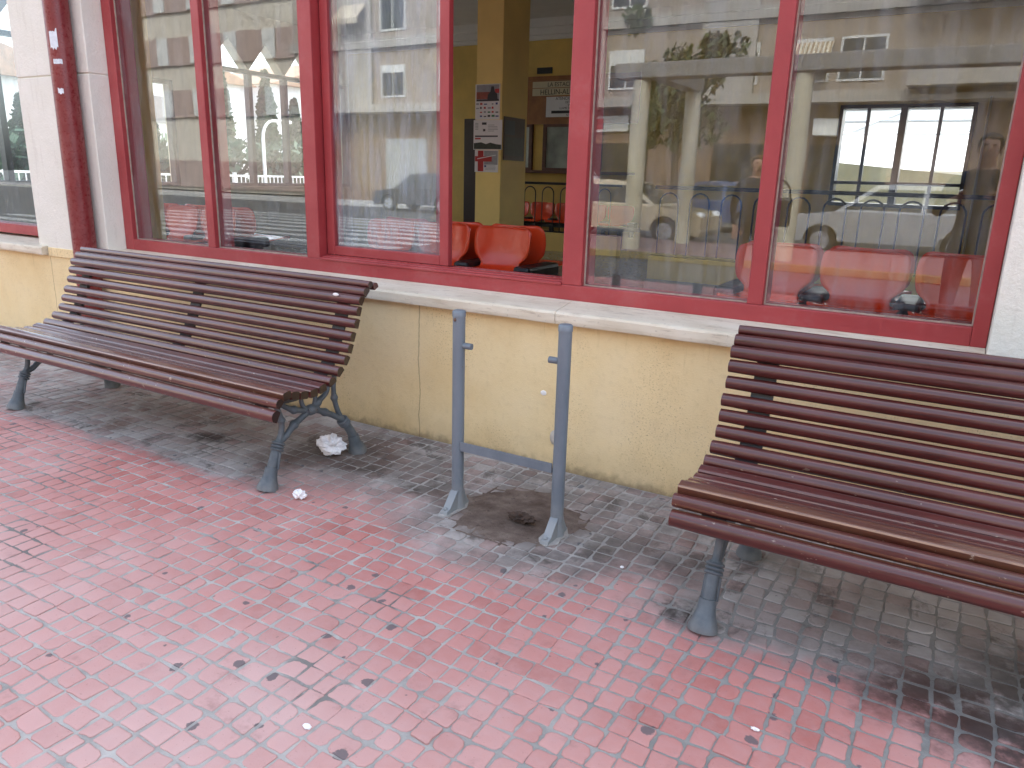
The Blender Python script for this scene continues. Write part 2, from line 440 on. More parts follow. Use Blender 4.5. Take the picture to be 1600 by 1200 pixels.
# ------------------------------------------------------------------ mesh helpers
class MB:
    """collects shapes; build() links them as ONE mesh object"""
    def __init__(s):
        s.v, s.f, s.mi, s.sm = [], [], [], []
    def _add(s, vs, fs, mi=0, sm=False):
        o = len(s.v)
        s.v += [tuple(v) for v in vs]
        for f in fs:
            s.f.append(tuple(i + o for i in f)); s.mi.append(mi); s.sm.append(sm)
    def box(s, x0, x1, y0, y1, z0, z1, mi=0, b=0.0):
        if b > 0:
            bm = bmesh.new()
            bmesh.ops.create_cube(bm, size=1)
            for v in bm.verts:
                v.co = ((x0 + x1) / 2 + v.co.x * (x1 - x0), (y0 + y1) / 2 + v.co.y * (y1 - y0), (z0 + z1) / 2 + v.co.z * (z1 - z0))
            bmesh.ops.bevel(bm, geom=bm.edges[:], offset=b, segments=2, affect='EDGES', profile=0.5)
            s.bm(bm, mi)
            return s
        v = [(x0, y0, z0), (x1, y0, z0), (x1, y1, z0), (x0, y1, z0), (x0, y0, z1), (x1, y0, z1), (x1, y1, z1), (x0, y1, z1)]
        s._add(v, [(0, 3, 2, 1), (4, 5, 6, 7), (0, 1, 5, 4), (1, 2, 6, 5), (2, 3, 7, 6), (3, 0, 4, 7)], mi)
        return s
    def bm(s, bm, mi=0, sm=False):
        bm.verts.index_update()
        s._add([v.co[:] for v in bm.verts], [[v.index for v in f.verts] for f in bm.faces], mi, sm)
        bm.free()
    def quad(s, a, b, c, d, mi=0):
        s._add([a, b, c, d], [(0, 1, 2, 3)], mi)
    def prism(s, pts, axis, a, b, mi=0):
        """2D outline extruded along axis ('x': pts are (y,z); 'y': (x,z); 'z': (x,y))"""
        def P(p, t):
            return {'x': (t, p[0], p[1]), 'y': (p[0], t, p[1]), 'z': (p[0], p[1], t)}[axis]
        n = len(pts)
        vs = [P(p, a) for p in pts] + [P(p, b) for p in pts]
        fs = [tuple(range(n))[::-1], tuple(range(n, 2 * n))] + [(i, (i + 1) % n, n + (i + 1) % n, n + i) for i in range(n)]
        bm = bmesh.new()
        bv = [bm.verts.new(v) for v in vs]
        for f in fs:
            bm.faces.new([bv[i] for i in f])
        bmesh.ops.recalc_face_normals(bm, faces=bm.faces[:])
        s.bm(bm, mi)
        return s
    def tube(s, pts, r, seg=10, mi=0, caps=True, sy=1.0):
        pts = [Vector(p) for p in pts]
        rr = r if isinstance(r, (list, tuple)) else [r] * len(pts)
        vs, fs = [], []
        t0 = (pts[1] - pts[0]).normalized()
        ref = Vector((0, 0, 1)) if abs(t0.z) < 0.9 else Vector((1, 0, 0))
        nrm = (ref - t0 * ref.dot(t0)).normalized()
        for i, p in enumerate(pts):
            t = (pts[min(i + 1, len(pts) - 1)] - pts[max(i - 1, 0)]).normalized()
            nrm = (nrm - t * nrm.dot(t)).normalized()
            bn = t.cross(nrm)
            for k in range(seg):
                a = 2 * math.pi * k / seg
                vs.append(p + nrm * (math.cos(a) * rr[i]) + bn * (math.sin(a) * rr[i] * sy))
        for i in range(len(pts) - 1):
            for k in range(seg):
                k2 = (k + 1) % seg
                fs.append((i * seg + k, i * seg + k2, (i + 1) * seg + k2, (i + 1) * seg + k))
        s._add(vs, fs, mi, True)
        if caps:
            o = len(vs)
            s._add(vs[:seg], [tuple(range(seg))[::-1]], mi)
            s._add(vs[-seg:], [tuple(range(seg))], mi)
        return s
    def ball(s, c, r, mi=0, sc=(1, 1, 1), sub=2):
        bm = bmesh.new()
        bmesh.ops.create_icosphere(bm, subdivisions=sub, radius=r)
        for v in bm.verts:
            v.co = Vector((c[0] + v.co.x * sc[0], c[1] + v.co.y * sc[1], c[2] + v.co.z * sc[2]))
        s.bm(bm, mi, True)
        return s
    def build(s, name, mats, parent=None):
        me = bpy.data.meshes.new(name)
        me.from_pydata(s.v, [], s.f)
        for m in (mats if isinstance(mats, (list, tuple)) else [mats]):
            me.materials.append(m)
        me.polygons.foreach_set('material_index', s.mi)
        me.polygons.foreach_set('use_smooth', s.sm)
        me.update()
        o = bpy.data.objects.new(name, me)
        COL.objects.link(o)
        if parent is not None:
            o.parent = parent
        return o

def tag(o, label=None, cat=None, group=None, kind=None):
    for k, v in (('label', label), ('category', cat), ('group', group), ('kind', kind)):
        if v:
            o[k] = v
    return o
def thing(name, label, cat, loc=(0, 0, 0), rz=0.0, group=None):
    o = bpy.data.objects.new(name, None)
    o.empty_display_size = 0.1
    COL.objects.link(o)
    o.location = loc
    o.rotation_euler = (0, 0, rz)
    return tag(o, label, cat, group)
KIDS = {}
def copy_thing(root, loc, rz, label):
    r = root.copy(); COL.objects.link(r)
    r.location = loc; r.rotation_euler = (0, 0, rz); r['label'] = label
    for ch in list(root.children):
        c = ch.copy(); COL.objects.link(c); c.parent = r
        for g in list(ch.children):
            d = g.copy(); COL.objects.link(d); d.parent = c
    return r
def text(name, body, size, loc, rot, mat, parent=None, align='CENTER', extrude=0.0008):
    cu = bpy.data.curves.new(name, 'FONT')
    cu.body = body; cu.size = size; cu.align_x = align; cu.extrude = extrude
    cu.materials.append(mat)
    o = bpy.data.objects.new(name, cu)
    COL.objects.link(o)
    bpy.context.view_layer.update()
    me = bpy.data.meshes.new_from_object(o.evaluated_get(bpy.context.evaluated_depsgraph_get()))
    bpy.data.objects.remove(o)
    o = bpy.data.objects.new(name, me)
    COL.objects.link(o)
    o.location = loc; o.rotation_euler = rot
    if parent is not None:
        o.parent = parent
    return o

# ------------------------------------------------------------------ ground, roads
g = MB()
g.quad((-160, -160, -0.14), (160, -160, -0.14), (160, 160, -0.14), (-160, 160, -0.14))
tag(g.build('ground', simple("far_ground", (0.17, 0.165, 0.155), 0.9, 0.2, 0.6)), kind='structure')
g = MB()
g.box(-9.0, 60, -6.5, -0.0, -0.13, -0.0035)
pv_far = tag(g.build('pavement_surround', M_PAVEFAR), kind='structure')
g = MB()
g.quad((-60, -23.0, -0.125), (60, -23.0, -0.125), (60, -6.2, -0.125), (-60, -6.2, -0.125))
tag(g.build('road', M_ASPHALT), kind='structure')
g = MB()
for k in range(9):      # zebra crossing on the road opposite
    y = -7.6 - k * 1.0
    g.box(-24.0, -9.6 - 0.1 * k, y - 0.22, y + 0.22, -0.125, -0.121)
tag(g.build('road_markings', M_ROADWHITE), kind='structure')
g = MB()
g.box(-9.4, 60, -14.2, -10.42, -0.125, -0.004)
tag(g.build('traffic_island', simple('dull_red_paving', (0.24, 0.165, 0.16), 0.8, 0.15, 2)), kind='structure')
g = MB()
g.box(-9.4, 60, -10.42, -10.30, -0.125, 0.012, b=0.02)
tag(g.build('kerb', M_KERBY), kind='structure')
g = MB()
g.box(-60, 60, -26, -23.0, -0.13, 0.0)
tag(g.build('far_pavement', M_CONC), kind='structure')

# paving: every tile is real, its outline worn at the corners
def build_tiles():
    R = random.Random(11)
    X0, X1, Y0, Y1 = -6.9, 2.1, -2.85, -0.004
    ny = int((Y1 - Y0) / 0.070)
    xs = [X0]
    while xs[-1] < X1:
        xs.append(xs[-1] + R.choice((0.060, 0.066, 0.070, 0.075, 0.082)) * R.uniform(0.95, 1.05))
    def gx(i, j):
        x = xs[i]; y = Y1 - j * 0.070
        return x + 0.013 * mnoise.noise((x * 0.35, y * 2.6, i * 0.37)) + 0.016 * mnoise.noise((x * 0.8, y * 0.9, 4.1))
    def gy(x, j):
        y = Y1 - j * 0.070
        if j == 0:
            return y
        return y + 0.012 * mnoise.noise((x * 0.9, y * 1.1, 9.3)) + 0.004 * mnoise.noise((x * 4.0, y * 3.0, 2.2))
    vs, fs, tint, sm, grime = [], [], [], [], []
    for j in range(ny):
        off = 0.010 * mnoise.noise((j * 0.7, 1.7, 0))
        for i in range(len(xs) - 1):
            ja = lambda: R.gauss(0, 0.0024)
            xa, xb = gx(i, j) + off, gx(i + 1, j) + off
            xa2, xb2 = gx(i, j + 0.9) + off, gx(i + 1, j + 0.9) + off
            gap = 0.0033 + 0.0008 * max(-0.6, mnoise.noise((xa * 1.3, j * 0.1, 5.5)) * 2)
            P = [(xa2 + gap + ja(), gy(xa2, j + 1) + gap + ja()), (xb2 - gap + ja(), gy(xb2, j + 1) + gap + ja()),
                 (xb - gap + ja(), gy(xb, j) - gap + ja()), (xa + gap + ja(), gy(xa, j) - gap + ja())]
            cx = sum(p[0] for p in P) / 4; cyy = sum(p[1] for p in P) / 4
            # bare patch of dried mud where the bin stood
            e = ((cx + 1.38) / 0.21) ** 2 + ((cyy + 0.53) / 0.19) ** 2
            if e < 0.55 + 0.5 * R.random():
                continue
            worn = 0.5 + 0.5 * min(1, max(0, (cx + 2.6) / 2.0))
            out = []
            for k in range(4):
                p = Vector(P[k]); a = (Vector(P[k - 1]) - p); b = (Vector(P[(k + 1) % 4]) - p)
                la, lb = a.length, b.length
                a.normalize(); b.normalize()
                r = R.uniform(0.0025, 0.0065)
                if R.random() < 0.24 * worn * worn + 0.02:
                    r = R.uniform(0.010, 0.024)
                ra, rb = min(r * R.uniform(0.7, 1.4), la * 0.42), min(r * R.uniform(0.7, 1.4), lb * 0.42)
                out += [p + a * ra, p + (a * ra + b * rb) * 0.30 + Vector((R.gauss(0, .0005), R.gauss(0, .0005))), p + b * rb]
            # chipped, slightly uneven sides
            o2 = []
            for q in range(len(out)):
                o2.append(out[q])
                if q % 3 == 2:
                    a_, b_ = out[q], out[(q + 1) % len(out)]
                    nn_ = Vector((-(b_ - a_).y, (b_ - a_).x)).normalized()
                    for f_ in (0.33, 0.68):
                        d_ = abs(R.gauss(0, 0.0009)) if R.random() < 0.9 else R.uniform(0.0015, 0.0045) * worn
                        o2.append(a_ + (b_ - a_) * f_ + nn_ * d_)
            out = o2
            n = len(out)
            h = R.uniform(0.0011, 0.0026)
            tx, ty = R.gauss(0, 0.012), R.gauss(0, 0.012)
            if R.random() < 0.03:
                h += R.uniform(0.001, 0.003)
            o = len(vs)
            def Z(p, add):
                return h + add + (p[0] - cx) * tx + (p[1] - cyy) * ty
            c = Vector((cx, cyy))
            for p in out:
                vs.append((p[0], p[1], -0.004))
            for p in out:
                vs.append((p[0], p[1], Z(p, -0.0016)))
            for p in out:
                q = p + (c - p).normalized() * 0.0026
                vs.append((q[0], q[1], Z(q, -0.0004)))
            for p in out:
                q = p + (c - p).normalized() * 0.007
                vs.append((q[0], q[1], Z(q, 0.0)))
            t = min(1, max(0, R.gauss(0.5, 0.26)))
            gm = R.random()
            n_before = len(fs)
            for ring in range(3):
                for k in range(n):
                    k2 = (k + 1) % n
                    fs.append((o + ring * n + k, o + ring * n + k2, o + (ring + 1) * n + k2, o + (ring + 1) * n + k)); tint.append(t); sm.append(ring > 0)
            fs.append(tuple(range(o + 3 * n, o + 4 * n))); tint.append(t); sm.append(True)
            grime += [gm] * (len(fs) - n_before)
    me = bpy.data.meshes.new('pavement')
    me.from_pydata(vs, [], fs)
    me.polygons.foreach_set('use_smooth', sm)
    at = me.attributes.new('tint', 'FLOAT', 'FACE')
    at.data.foreach_set('value', tint)
    at = me.attributes.new('grime', 'FLOAT', 'FACE')
    at.data.foreach_set('value', grime)
    me.materials.append(M_TILE)
    ob = bpy.data.objects.new('pavement', me)
    COL.objects.link(ob)
    return tag(ob, kind='structure')
build_tiles()
# the mortar bed the tiles sit in
bm = bmesh.new()
nx_, ny_ = 200, 60
for j in range(ny_ + 1):
    for i in range(nx_ + 1):
        x = -6.9 + 9.0 * i / nx_; y = -2.86 + 2.86 * j / ny_
        bm.verts.new((x, y, -0.0008 + 0.0012 * mnoise.noise((x * 9, y * 9, 1)) + 0.0010 * mnoise.noise((x * 2, y * 2, 3))))
bm.verts.ensure_lookup_table()
for j in range(ny_):
    for i in range(nx_):
        a = j * (nx_ + 1) + i
        bm.faces.new([bm.verts[k] for k in (a, a + 1, a + nx_ + 2, a + nx_ + 1)])
mb = MB(); mb.bm(bm, 0, True)
tag(mb.build('pavement_joints', M_GROUT), kind='structure')

# dried mud where the bin stood
def mud():
    n = NT("dried_mud")
    f = n.noise(9, 6, 0.65)
    c = n.ramp(f, [(0.30, (0.085, 0.060, 0.048)), (0.52, (0.150, 0.114, 0.094)), (0.74, (0.25, 0.205, 0.175))])
    c = n.mix(n.ss(n.noise(55, 5, 0.7), 0.58, 0.72), c, (0.045, 0.034, 0.028))
    n.set(col=c, rough=0.95, spec=0.15)
    n.bump(n.math('ADD', n.noise(60, 6, 0.7), n.math('MULTIPLY', n.noise(18, 4), 0.8)), 0.9, 0.010)
    return n.m
M_MUD = mud()
bm = bmesh.new()
rows = []
for a in range(0, 15):
    ring = []
    for k in range(48):
        th = 2 * math.pi * k / 48
        q = a / 14
        lim = 1.22 + 0.34 * mnoise.noise((math.cos(th) * 1.6, math.sin(th) * 1.6, 2)) + 0.22 * mnoise.noise((math.cos(th) * 4, math.sin(th) * 4, 7))
        x = -1.38 + 0.245 * lim * q * math.cos(th); y = -0.53 + 0.225 * lim * q * math.sin(th)
        z = 0.0066 * (1 - q ** 5) - 0.0022 + 0.0032 * mnoise.noise((x * 14, y * 14, 0)) * (1 - q) + 0.0022 * mnoise.noise((x * 40, y * 40, 0))
        ring.append(bm.verts.new((x, y, z)))
    rows.append(ring)
for a in range(14):
    for k in range(48):
        if a == 0:
            bm.faces.new((rows[1][k], rows[1][(k + 1) % 48], rows[0][0])) if k == 0 else None
        bm.faces.new((rows[a][k], rows[a + 1][k], rows[a + 1][(k + 1) % 48], rows[a][(k + 1) % 48]))
bmesh.ops.remove_doubles(bm, verts=bm.verts[:], dist=1e-5)
mb = MB(); mb.bm(bm, 0, True)
tag(mb.build('dried_mud', M_MUD), 'dark dried mud between the two grey posts', 'mud', kind='stuff')

# ------------------------------------------------------------------ the station building
B = thing('station_building', 'yellow and white station building with red framed windows and a waiting room', 'building', (0, 0, 0))
YF = 0.12
m = MB(); m.box(-12.0, 6.0, 0.0, 0.30, -0.14, 0.700)
m.build('wall', M_STUCCO, B)
m = MB(); m.box(-12.0, 6.0, 0.0, 0.30, 2.75, 6.5); m.box(1.05, 6.0, 0.0, 0.30, 0.786, 2.75); m.box(-12.0, -9.4, 0.0, 0.30, 0.786, 2.75)  # both lower side boxes are unseen fills added to stop sun leaking through
m.build('upper_wall', M_WHITE, B)
def pilaster(x0, x1, joints):
    m = MB()
    zs = [0.748] + joints + [2.75]
    for a, b in zip(zs[:-1], zs[1:]):
        m.box(x0, x1, -0.006, 0.29, a + (0.004 if a > 0.75 else 0), b - 0.004, b=0.004)
        m.box(x0 + 0.006, x1 - 0.006, 0.004, 0.288, b - 0.006, b + 0.006)
    return m.build('pilaster', M_WHITE, B)
pilaster(-5.655, -4.835, [1.865])
pilaster(0.118, 1.05, [1.865])
pilaster(-9.4, -8.6, [1.865])
# yellow lip under the white pilaster
m = MB(); m.box(-5.545, -4.90, -0.012, 0.0, 0.690, 0.752, b=0.004); m.build('render_lip', M_STUCCO, B)
def sill(x0, x1):
    # moulded front edge, top sloping outwards
    pts = [(-0.052, 0.704), (-0.050, 0.700), (0.02, 0.698), (0.20, 0.700), (0.20, 0.784), (0.118, 0.781), (-0.040, 0.757), (-0.050, 0.753), (-0.054, 0.744), (-0.054, 0.716)]
    n = max(2, int((x1 - x0) / 0.06))
    vs, fs = [], []
    R = random.Random(int(x0 * 100))
    k = len(pts)
    for i in range(n + 1):
        x = x0 + (x1 - x0) * i / n
        for (y, z) in pts:
            dy = 0.0022 * mnoise.noise((x * 5, z * 30, 1.2)) if y < 0 else 0
            dz = 0.002 * mnoise.noise((x * 6, 3.3, y * 20)) if y < 0 else 0
            vs.append((x, y + dy, z + dz))
    for i in range(n):
        for q in range(k):
            q2 = (q + 1) % k
            fs.append((i * k + q2, i * k + q, (i + 1) * k + q, (i + 1) * k + q2))
    fs += [tuple(range(k)), tuple(range(n * k, n * k + k))[::-1]]
    m = MB(); m._add(vs, fs)
    return m.build('sill', M_SILL, B)
for a, b in ((-4.832, -3.30), (-3.298, -1.500), (-1.497, 0.115), (-8.6, -5.548), (1.05, 5.9)):
    sill(a, b)

# window: frame, fixed panes, two sashes slid together to the left
def frame_bar(m, x0, x1, z0, z1, y0=YF, y1=0.265):
    m.box(x0, x1, y0, y1, z0, z1, b=0.004)
TOP = 2.75
m = MB()
frame_bar(m, -4.833, -4.745, 0.780, TOP)
frame_bar(m, 0.066, 0.116, 0.780, TOP)
frame_bar(m, -4.745, 0.066, 0.780, 0.850, y0=YF + 0.001)
frame_bar(m, -4.745, 0.066, TOP - 0.08, TOP, y0=YF + 0.001)
frame_bar(m, -3.995, -3.930, 0.850, TOP - 0.08)
frame_bar(m, -3.160, -3.066, 0.850, TOP - 0.08)
frame_bar(m, -1.562, -1.464, 0.850, TOP - 0.08)
frame_bar(m, -0.724, -0.663, 0.850, TOP - 0.08)
m.box(-3.066, -1.562, 0.135, 0.262, 0.850, 0.866, b=0.003)      # track of the sliding sashes
for y in (0.165, 0.218):
    m.box(-3.06, -1.568, y, y + 0.006, 0.866, 0.872)
m.box(-3.066, -1.562, YF - 0.006, YF + 0.02, 0.846, 0.858, b=0.003)
win = m.build('window', M_RED, B)
m = MB()
m.box(-3.064, -1.564, 0.172, 0.217, 0.8665, 0.8675); m.box(-3.064, -1.564, 0.225, 0.258, 0.8665, 0.8675)
m.build('track_rail', simple("worn_aluminium", (0.55, 0.53, 0.55), 0.3, 0.3, 40, metal=0.8), win)
for x0, x1 in ((-4.745, -3.995), (-3.930, -3.160), (-1.464, -0.724), (-0.663, 0.066)):
    m = MB(); m.box(x0 - 0.006, x1 + 0.006, 0.158, 0.164, 0.846, TOP - 0.075); m.build('pane', M_GLASS, win)
    m = MB()       # putty line around the pane
    for a in ((x0, x1, 0.850, 0.8555), (x0, x0 + 0.0055, 0.8555, TOP - 0.08), (x1 - 0.0055, x1, 0.8555, TOP - 0.08)):
        m.box(a[0], a[1], 0.150, 0.1575, a[2], a[3])
    m.build('putty', simple("old_putty", (0.40, 0.33, 0.27), 0.8, 0.2, 30), win)
def sash(x0, x1, y0, y1, st=0.055, bot=0.05):
    m = MB()
    m.box(x0, x0 + st, y0, y1, 0.872, TOP - 0.085, b=0.004)
    m.box(x1 - st, x1, y0, y1, 0.872, TOP - 0.085, b=0.004)
    m.box(x0 + st, x1 - st, y0 + 0.001, y1 - 0.001, 0.872, 0.872 + bot, b=0.004)
    m.box(x0 + st, x1 - st, y0 + 0.001, y1 - 0.001, TOP - 0.13, TOP - 0.085, b=0.004)
    m.build('sash', M_RED, win)
    m = MB()
    ym = (y0 + y1) / 2
    m.box(x0 + st - 0.006, x1 - st + 0.006, ym - 0.002, ym + 0.002, 0.872 + bot - 0.005, TOP - 0.125)
    m.build('sash_pane', M_SASHGLASS, win)
sash(-3.058, -2.235, 0.175, 0.212)
sash(-3.062, -2.290, 0.222, 0.258)
# neighbouring window on the far side of the pilaster
m = MB()
frame_bar(m, -8.6, -5.657, 0.800, 0.870)
frame_bar(m, -8.6, -8.52, 0.870, TOP); frame_bar(m, -5.72, -5.657, 0.870, TOP)
frame_bar(m, -7.3, -7.2, 0.870, TOP)
win2 = m.build('window', M_RED, B)
m = MB(); m.box(-8.53, -5.71, 0.158, 0.164, 0.862, TOP); m.build('pane', M_GLASS, win2)

# waiting room
FZ, CZ, XL, XR, YB = 0.28, 3.62, -10.0, 3.0, 8.0
m = MB(); m.box(XL - 0.25, XR, 0.30, YB + 0.2, FZ - 0.15, FZ)
tag(m.build('floor', M_FLOOR), kind='structure')
m = MB(); m.box(XL - 0.25, XR + 0.2, 0.30, YB + 0.25, CZ, CZ + 0.2); m.build('ceiling', M_PLASTER, B)
m = MB()       # back wall with a window opening
WX0, WX1, WZ0, WZ1 = -1.66, -0.135, 1.07, 2.315
m.box(XL, WX0, YB, YB + 0.2, FZ, CZ); m.box(WX1, XR, YB, YB + 0.2, FZ, CZ)
m.box(WX0, WX1, YB, YB + 0.2, FZ, WZ0); m.box(WX0, WX1, YB, YB + 0.2, WZ1, CZ)
m.box(XR, XR + 0.2, 0.30, YB, FZ, CZ)
m.build('room_wall', M_OCHRE, B)
m = MB()
m.box(XL, XR, YB - 0.10, YB - 0.001, 3.40, CZ - 0.001); m.box(XL, XR, YB - 0.16, YB - 0.10, 3.50, CZ - 0.001); m.box(XL, XR, YB - 0.05, YB - 0.001, 3.34, 3.40)
m.build('cornice', M_PLASTER, B)
m = MB()
m.box(-3.945, -3.675, 3.0, 3.45, FZ, CZ, b=0.006); m.build('column', M_COLUMN, B)
m = MB(); m.box(-5.35, -5.10, 0.31, 0.62, FZ, CZ, b=0.006); m.build('column', M_COLUMN, B)
# back-wall window
m = MB()
bw = 0.045
for a in ((WX0, WX1, WZ0, WZ0 + bw), (WX0, WX1, WZ1 - bw, WZ1), (WX0, WX0 + bw, WZ0 + bw, WZ1 - bw), (WX1 - bw, WX1, WZ0 + bw, WZ1 - bw),
          (WX0 + bw, WX1 - bw, 1.345, 1.385), (-0.955, -0.875, WZ0 + bw, WZ1 - bw)):
    m.box(a[0], a[1], YB - 0.03, YB + 0.205, a[2], a[3], b=0.003)
for x in (-1.315, -0.505):
    m.box(x - 0.02, x + 0.02, YB - 0.02, YB + 0.04, WZ0 + bw, WZ1 - bw)
wf = m.build('back_window', simple("navy_window_frame", (0.020, 0.024, 0.040), 0.4, 0.2, 10), B)
m = MB(); m.box(WX0 + 0.03, WX1 - 0.03, YB + 0.004, YB + 0.008, WZ0 + 0.03, WZ1 - 0.03); m.build('pane', M_CLEAR, wf)
# ticket windows, notice wall, counter and door on the back wall
m = MB()
m.box(-6.52, -4.4, YB - 0.02, YB - 0.001, 2.16, 2.78); m.box(-6.52, -4.4, YB - 0.06, YB - 0.02, 2.12, 2.19); m.box(-6.52, -4.4, YB - 0.05, YB - 0.021, 2.76, 2.82)
m.build('wood_panelling', simple("brown_panelling", (0.30, 0.12, 0.035), 0.5, 0.25, 7), B)
def ticket(x0, x1):
    m = MB()
    for a in ((x0, x1, 2.08, 2.14), (x0, x1, 1.43, 1.47), (x0, x0 + 0.06, 1.47, 2.08), (x1 - 0.06, x1, 1.47, 2.08)):
        m.box(a[0], a[1], YB - 0.05, YB - 0.001, a[2], a[3], b=0.003)
    f = m.build('ticket_window', M_DKWOOD, B)
    m = MB(); m.box(x0 + 0.05, x1 - 0.05, YB - 0.03, YB - 0.024, 1.46, 2.09)
    m.build('pane', simple("greenish_office_glass", (0.36, 0.40, 0.36), 0.12, 0.35, 3.5), f)
ticket(-6.50, -6.15); ticket(-5.96, -4.95)
m = MB(); m.box(-6.55, -4.4, YB - 0.22, YB - 0.001, 1.385, 1.428, b=0.005); m.build('ticket_counter', M_DKWOOD, B)
m = MB(); m.box(-7.46, -6.72, YB - 0.03, YB - 0.001, FZ, 2.22, b=0.005); m.build('inner_door', M_DOOR, B)
m = MB(); m.box(-6.12, -5.86, YB - 0.02, YB - 0.001, 2.86, 2.95); m.build('vent', M_INK, B)
m = MB(); m.tube([(-0.02, YB - 0.03, FZ), (-0.02, YB - 0.03, 2.38)], 0.014, 8); m.build('conduit', M_CREAM, B)
# low inner walls that carry the railings
m = MB(); m.box(-6.4, -4.2, 7.0, 7.14, FZ, 0.545); m.build('low_inner_wall', M_COLUMN, B)
m = MB(); m.box(-2.68, 0.9, 4.2, 4.34, FZ + 0.1, 0.60); m.build('low_inner_wall', M_COLUMN, B)
m = MB(); m.box(-2.70, 0.92, 4.18, 4.36, FZ, FZ + 0.1); m.build('skirting', M_CONC, B)

# glazed side wall: mullions and pointed top lights
SIDE = []
m = MB()
ZB, ZT = 1.06, 2.80
solid = [(0.30, 0.75), (3.35, 3.80), (4.36, 5.02)]
m.box(XL - 0.2, XL, 0.30, YB, FZ, ZB)
for a, b in solid:
    m.box(XL - 0.2, XL, a, b, ZB, CZ)
m.box(XL - 0.2, XL, 3.80, 4.36, 2.50, CZ); m.box(XL - 0.2, XL, 7.94, YB, ZB, CZ)
def gable_top(y0, y1, n):
    w_ = (y1 - y0) / n
    for k in range(n):
        a = y0 + k * w_
        # wall above a pointed light: two sloping pieces
        m.prism([(a, ZT), (a, CZ), (a + w_ / 2, CZ), (a + w_ / 2, 3.22)], 'x', XL - 0.2, XL)
        m.prism([(a + w_, ZT), (a + w_ / 2, 3.22), (a + w_ / 2, CZ), (a + w_, CZ)], 'x', XL - 0.2, XL)
gable_top(0.75, 3.35, 4); gable_top(5.02, 7.94, 4)
m.build('side_wall', simple("cream_side_wall", (0.60, 0.55, 0.44), 0.7, 0.08, 3), B)
def side_window(y0, y1, muls, zt, name='side_window'):
    m = MB()
    m.box(XL - 0.09, XL + 0.02, y0, y1, ZB, ZB + 0.05); m.box(XL - 0.09, XL + 0.02, y0, y1, zt - 0.06, zt)
    for y in [y0 + 0.03] + muls + [y1 - 0.03]:
        m.box(XL - 0.09, XL + 0.02, y - 0.035, y + 0.035, ZB + 0.05, zt - 0.06)
    f = m.build(name, M_BLACKMETAL, B)
    m = MB(); m.box(XL - 0.05, XL - 0.044, y0, y1, ZB + 0.02, zt + 0.3 if zt > 2.6 else zt); m.build('pane', M_CLEAR, f)
side_window(0.75, 3.35, [1.40, 2.05, 2.70], ZT)
side_window(3.80, 4.36, [], 2.50)
side_window(5.02, 7.94, [5.75, 6.48, 7.21], ZT)

# ------------------------------------------------------------------ downpipe
D = thing('downpipe', 'thick red drainpipe with torn sticker remains on the white pilaster', 'drainpipe', (-4.965, -0.083, 0))
m = MB(); m.tube([(0, 0, 0.05), (0, 0, 3.2), (0, 0, 6.4)], 0.0715, 40); m.build('pipe', M_PIPE, D)
for z in (0.55, 2.55):
    m = MB(); m.tube([(0, 0, z), (0, 0, z + 0.035)], 0.0745, 28); m.box(-0.02, 0.02, 0.06, 0.085, z, z + 0.035)
    m.build('bracket', M_PIPE, D)
def sticker(a0, a1, z0, z1, col, name, ragged=0.0):
    R = random.Random(int(z0 * 1000)); m = MB()
    N = 8; vs = []; r = 0.0722
    top = [z1 + R.uniform(-ragged, ragged) for _ in range(N + 1)]; bot = [z0 + R.uniform(-ragged, ragged) for _ in range(N + 1)]
    for k in range(N + 1):
        a = a0 + (a1 - a0) * k / N
        vs += [(r * math.cos(a), r * math.sin(a), bot[k]), (r * math.cos(a), r * math.sin(a), top[k]), (r * math.cos(a) * 0.99, r * math.sin(a) * 0.99, bot[k]), (r * math.cos(a) * 0.99, r * math.sin(a) * 0.99, top[k])]
    fs = []
    for k in range(N):
        o = 4 * k
        fs += [(o, o + 4, o + 5, o + 1), (o + 1, o + 5, o + 7, o + 3), (o, o + 2, o + 6, o + 4)]
    m._add(vs, fs, 0, False)
    m.build(name, col, D)
M_STK = simple("torn_sticker", (0.70, 0.75, 0.78), 0.6, 0.15, 40)
sticker(rad(-78), rad(-40), 1.99, 2.10, M_STK, 'sticker', 0.016)
sticker(rad(-72), rad(-30), 1.905, 1.932, M_STK, 'sticker', 0.002)
sticker(rad(-66), rad(-40), 1.735, 1.765, M_STK, 'sticker', 0.005)

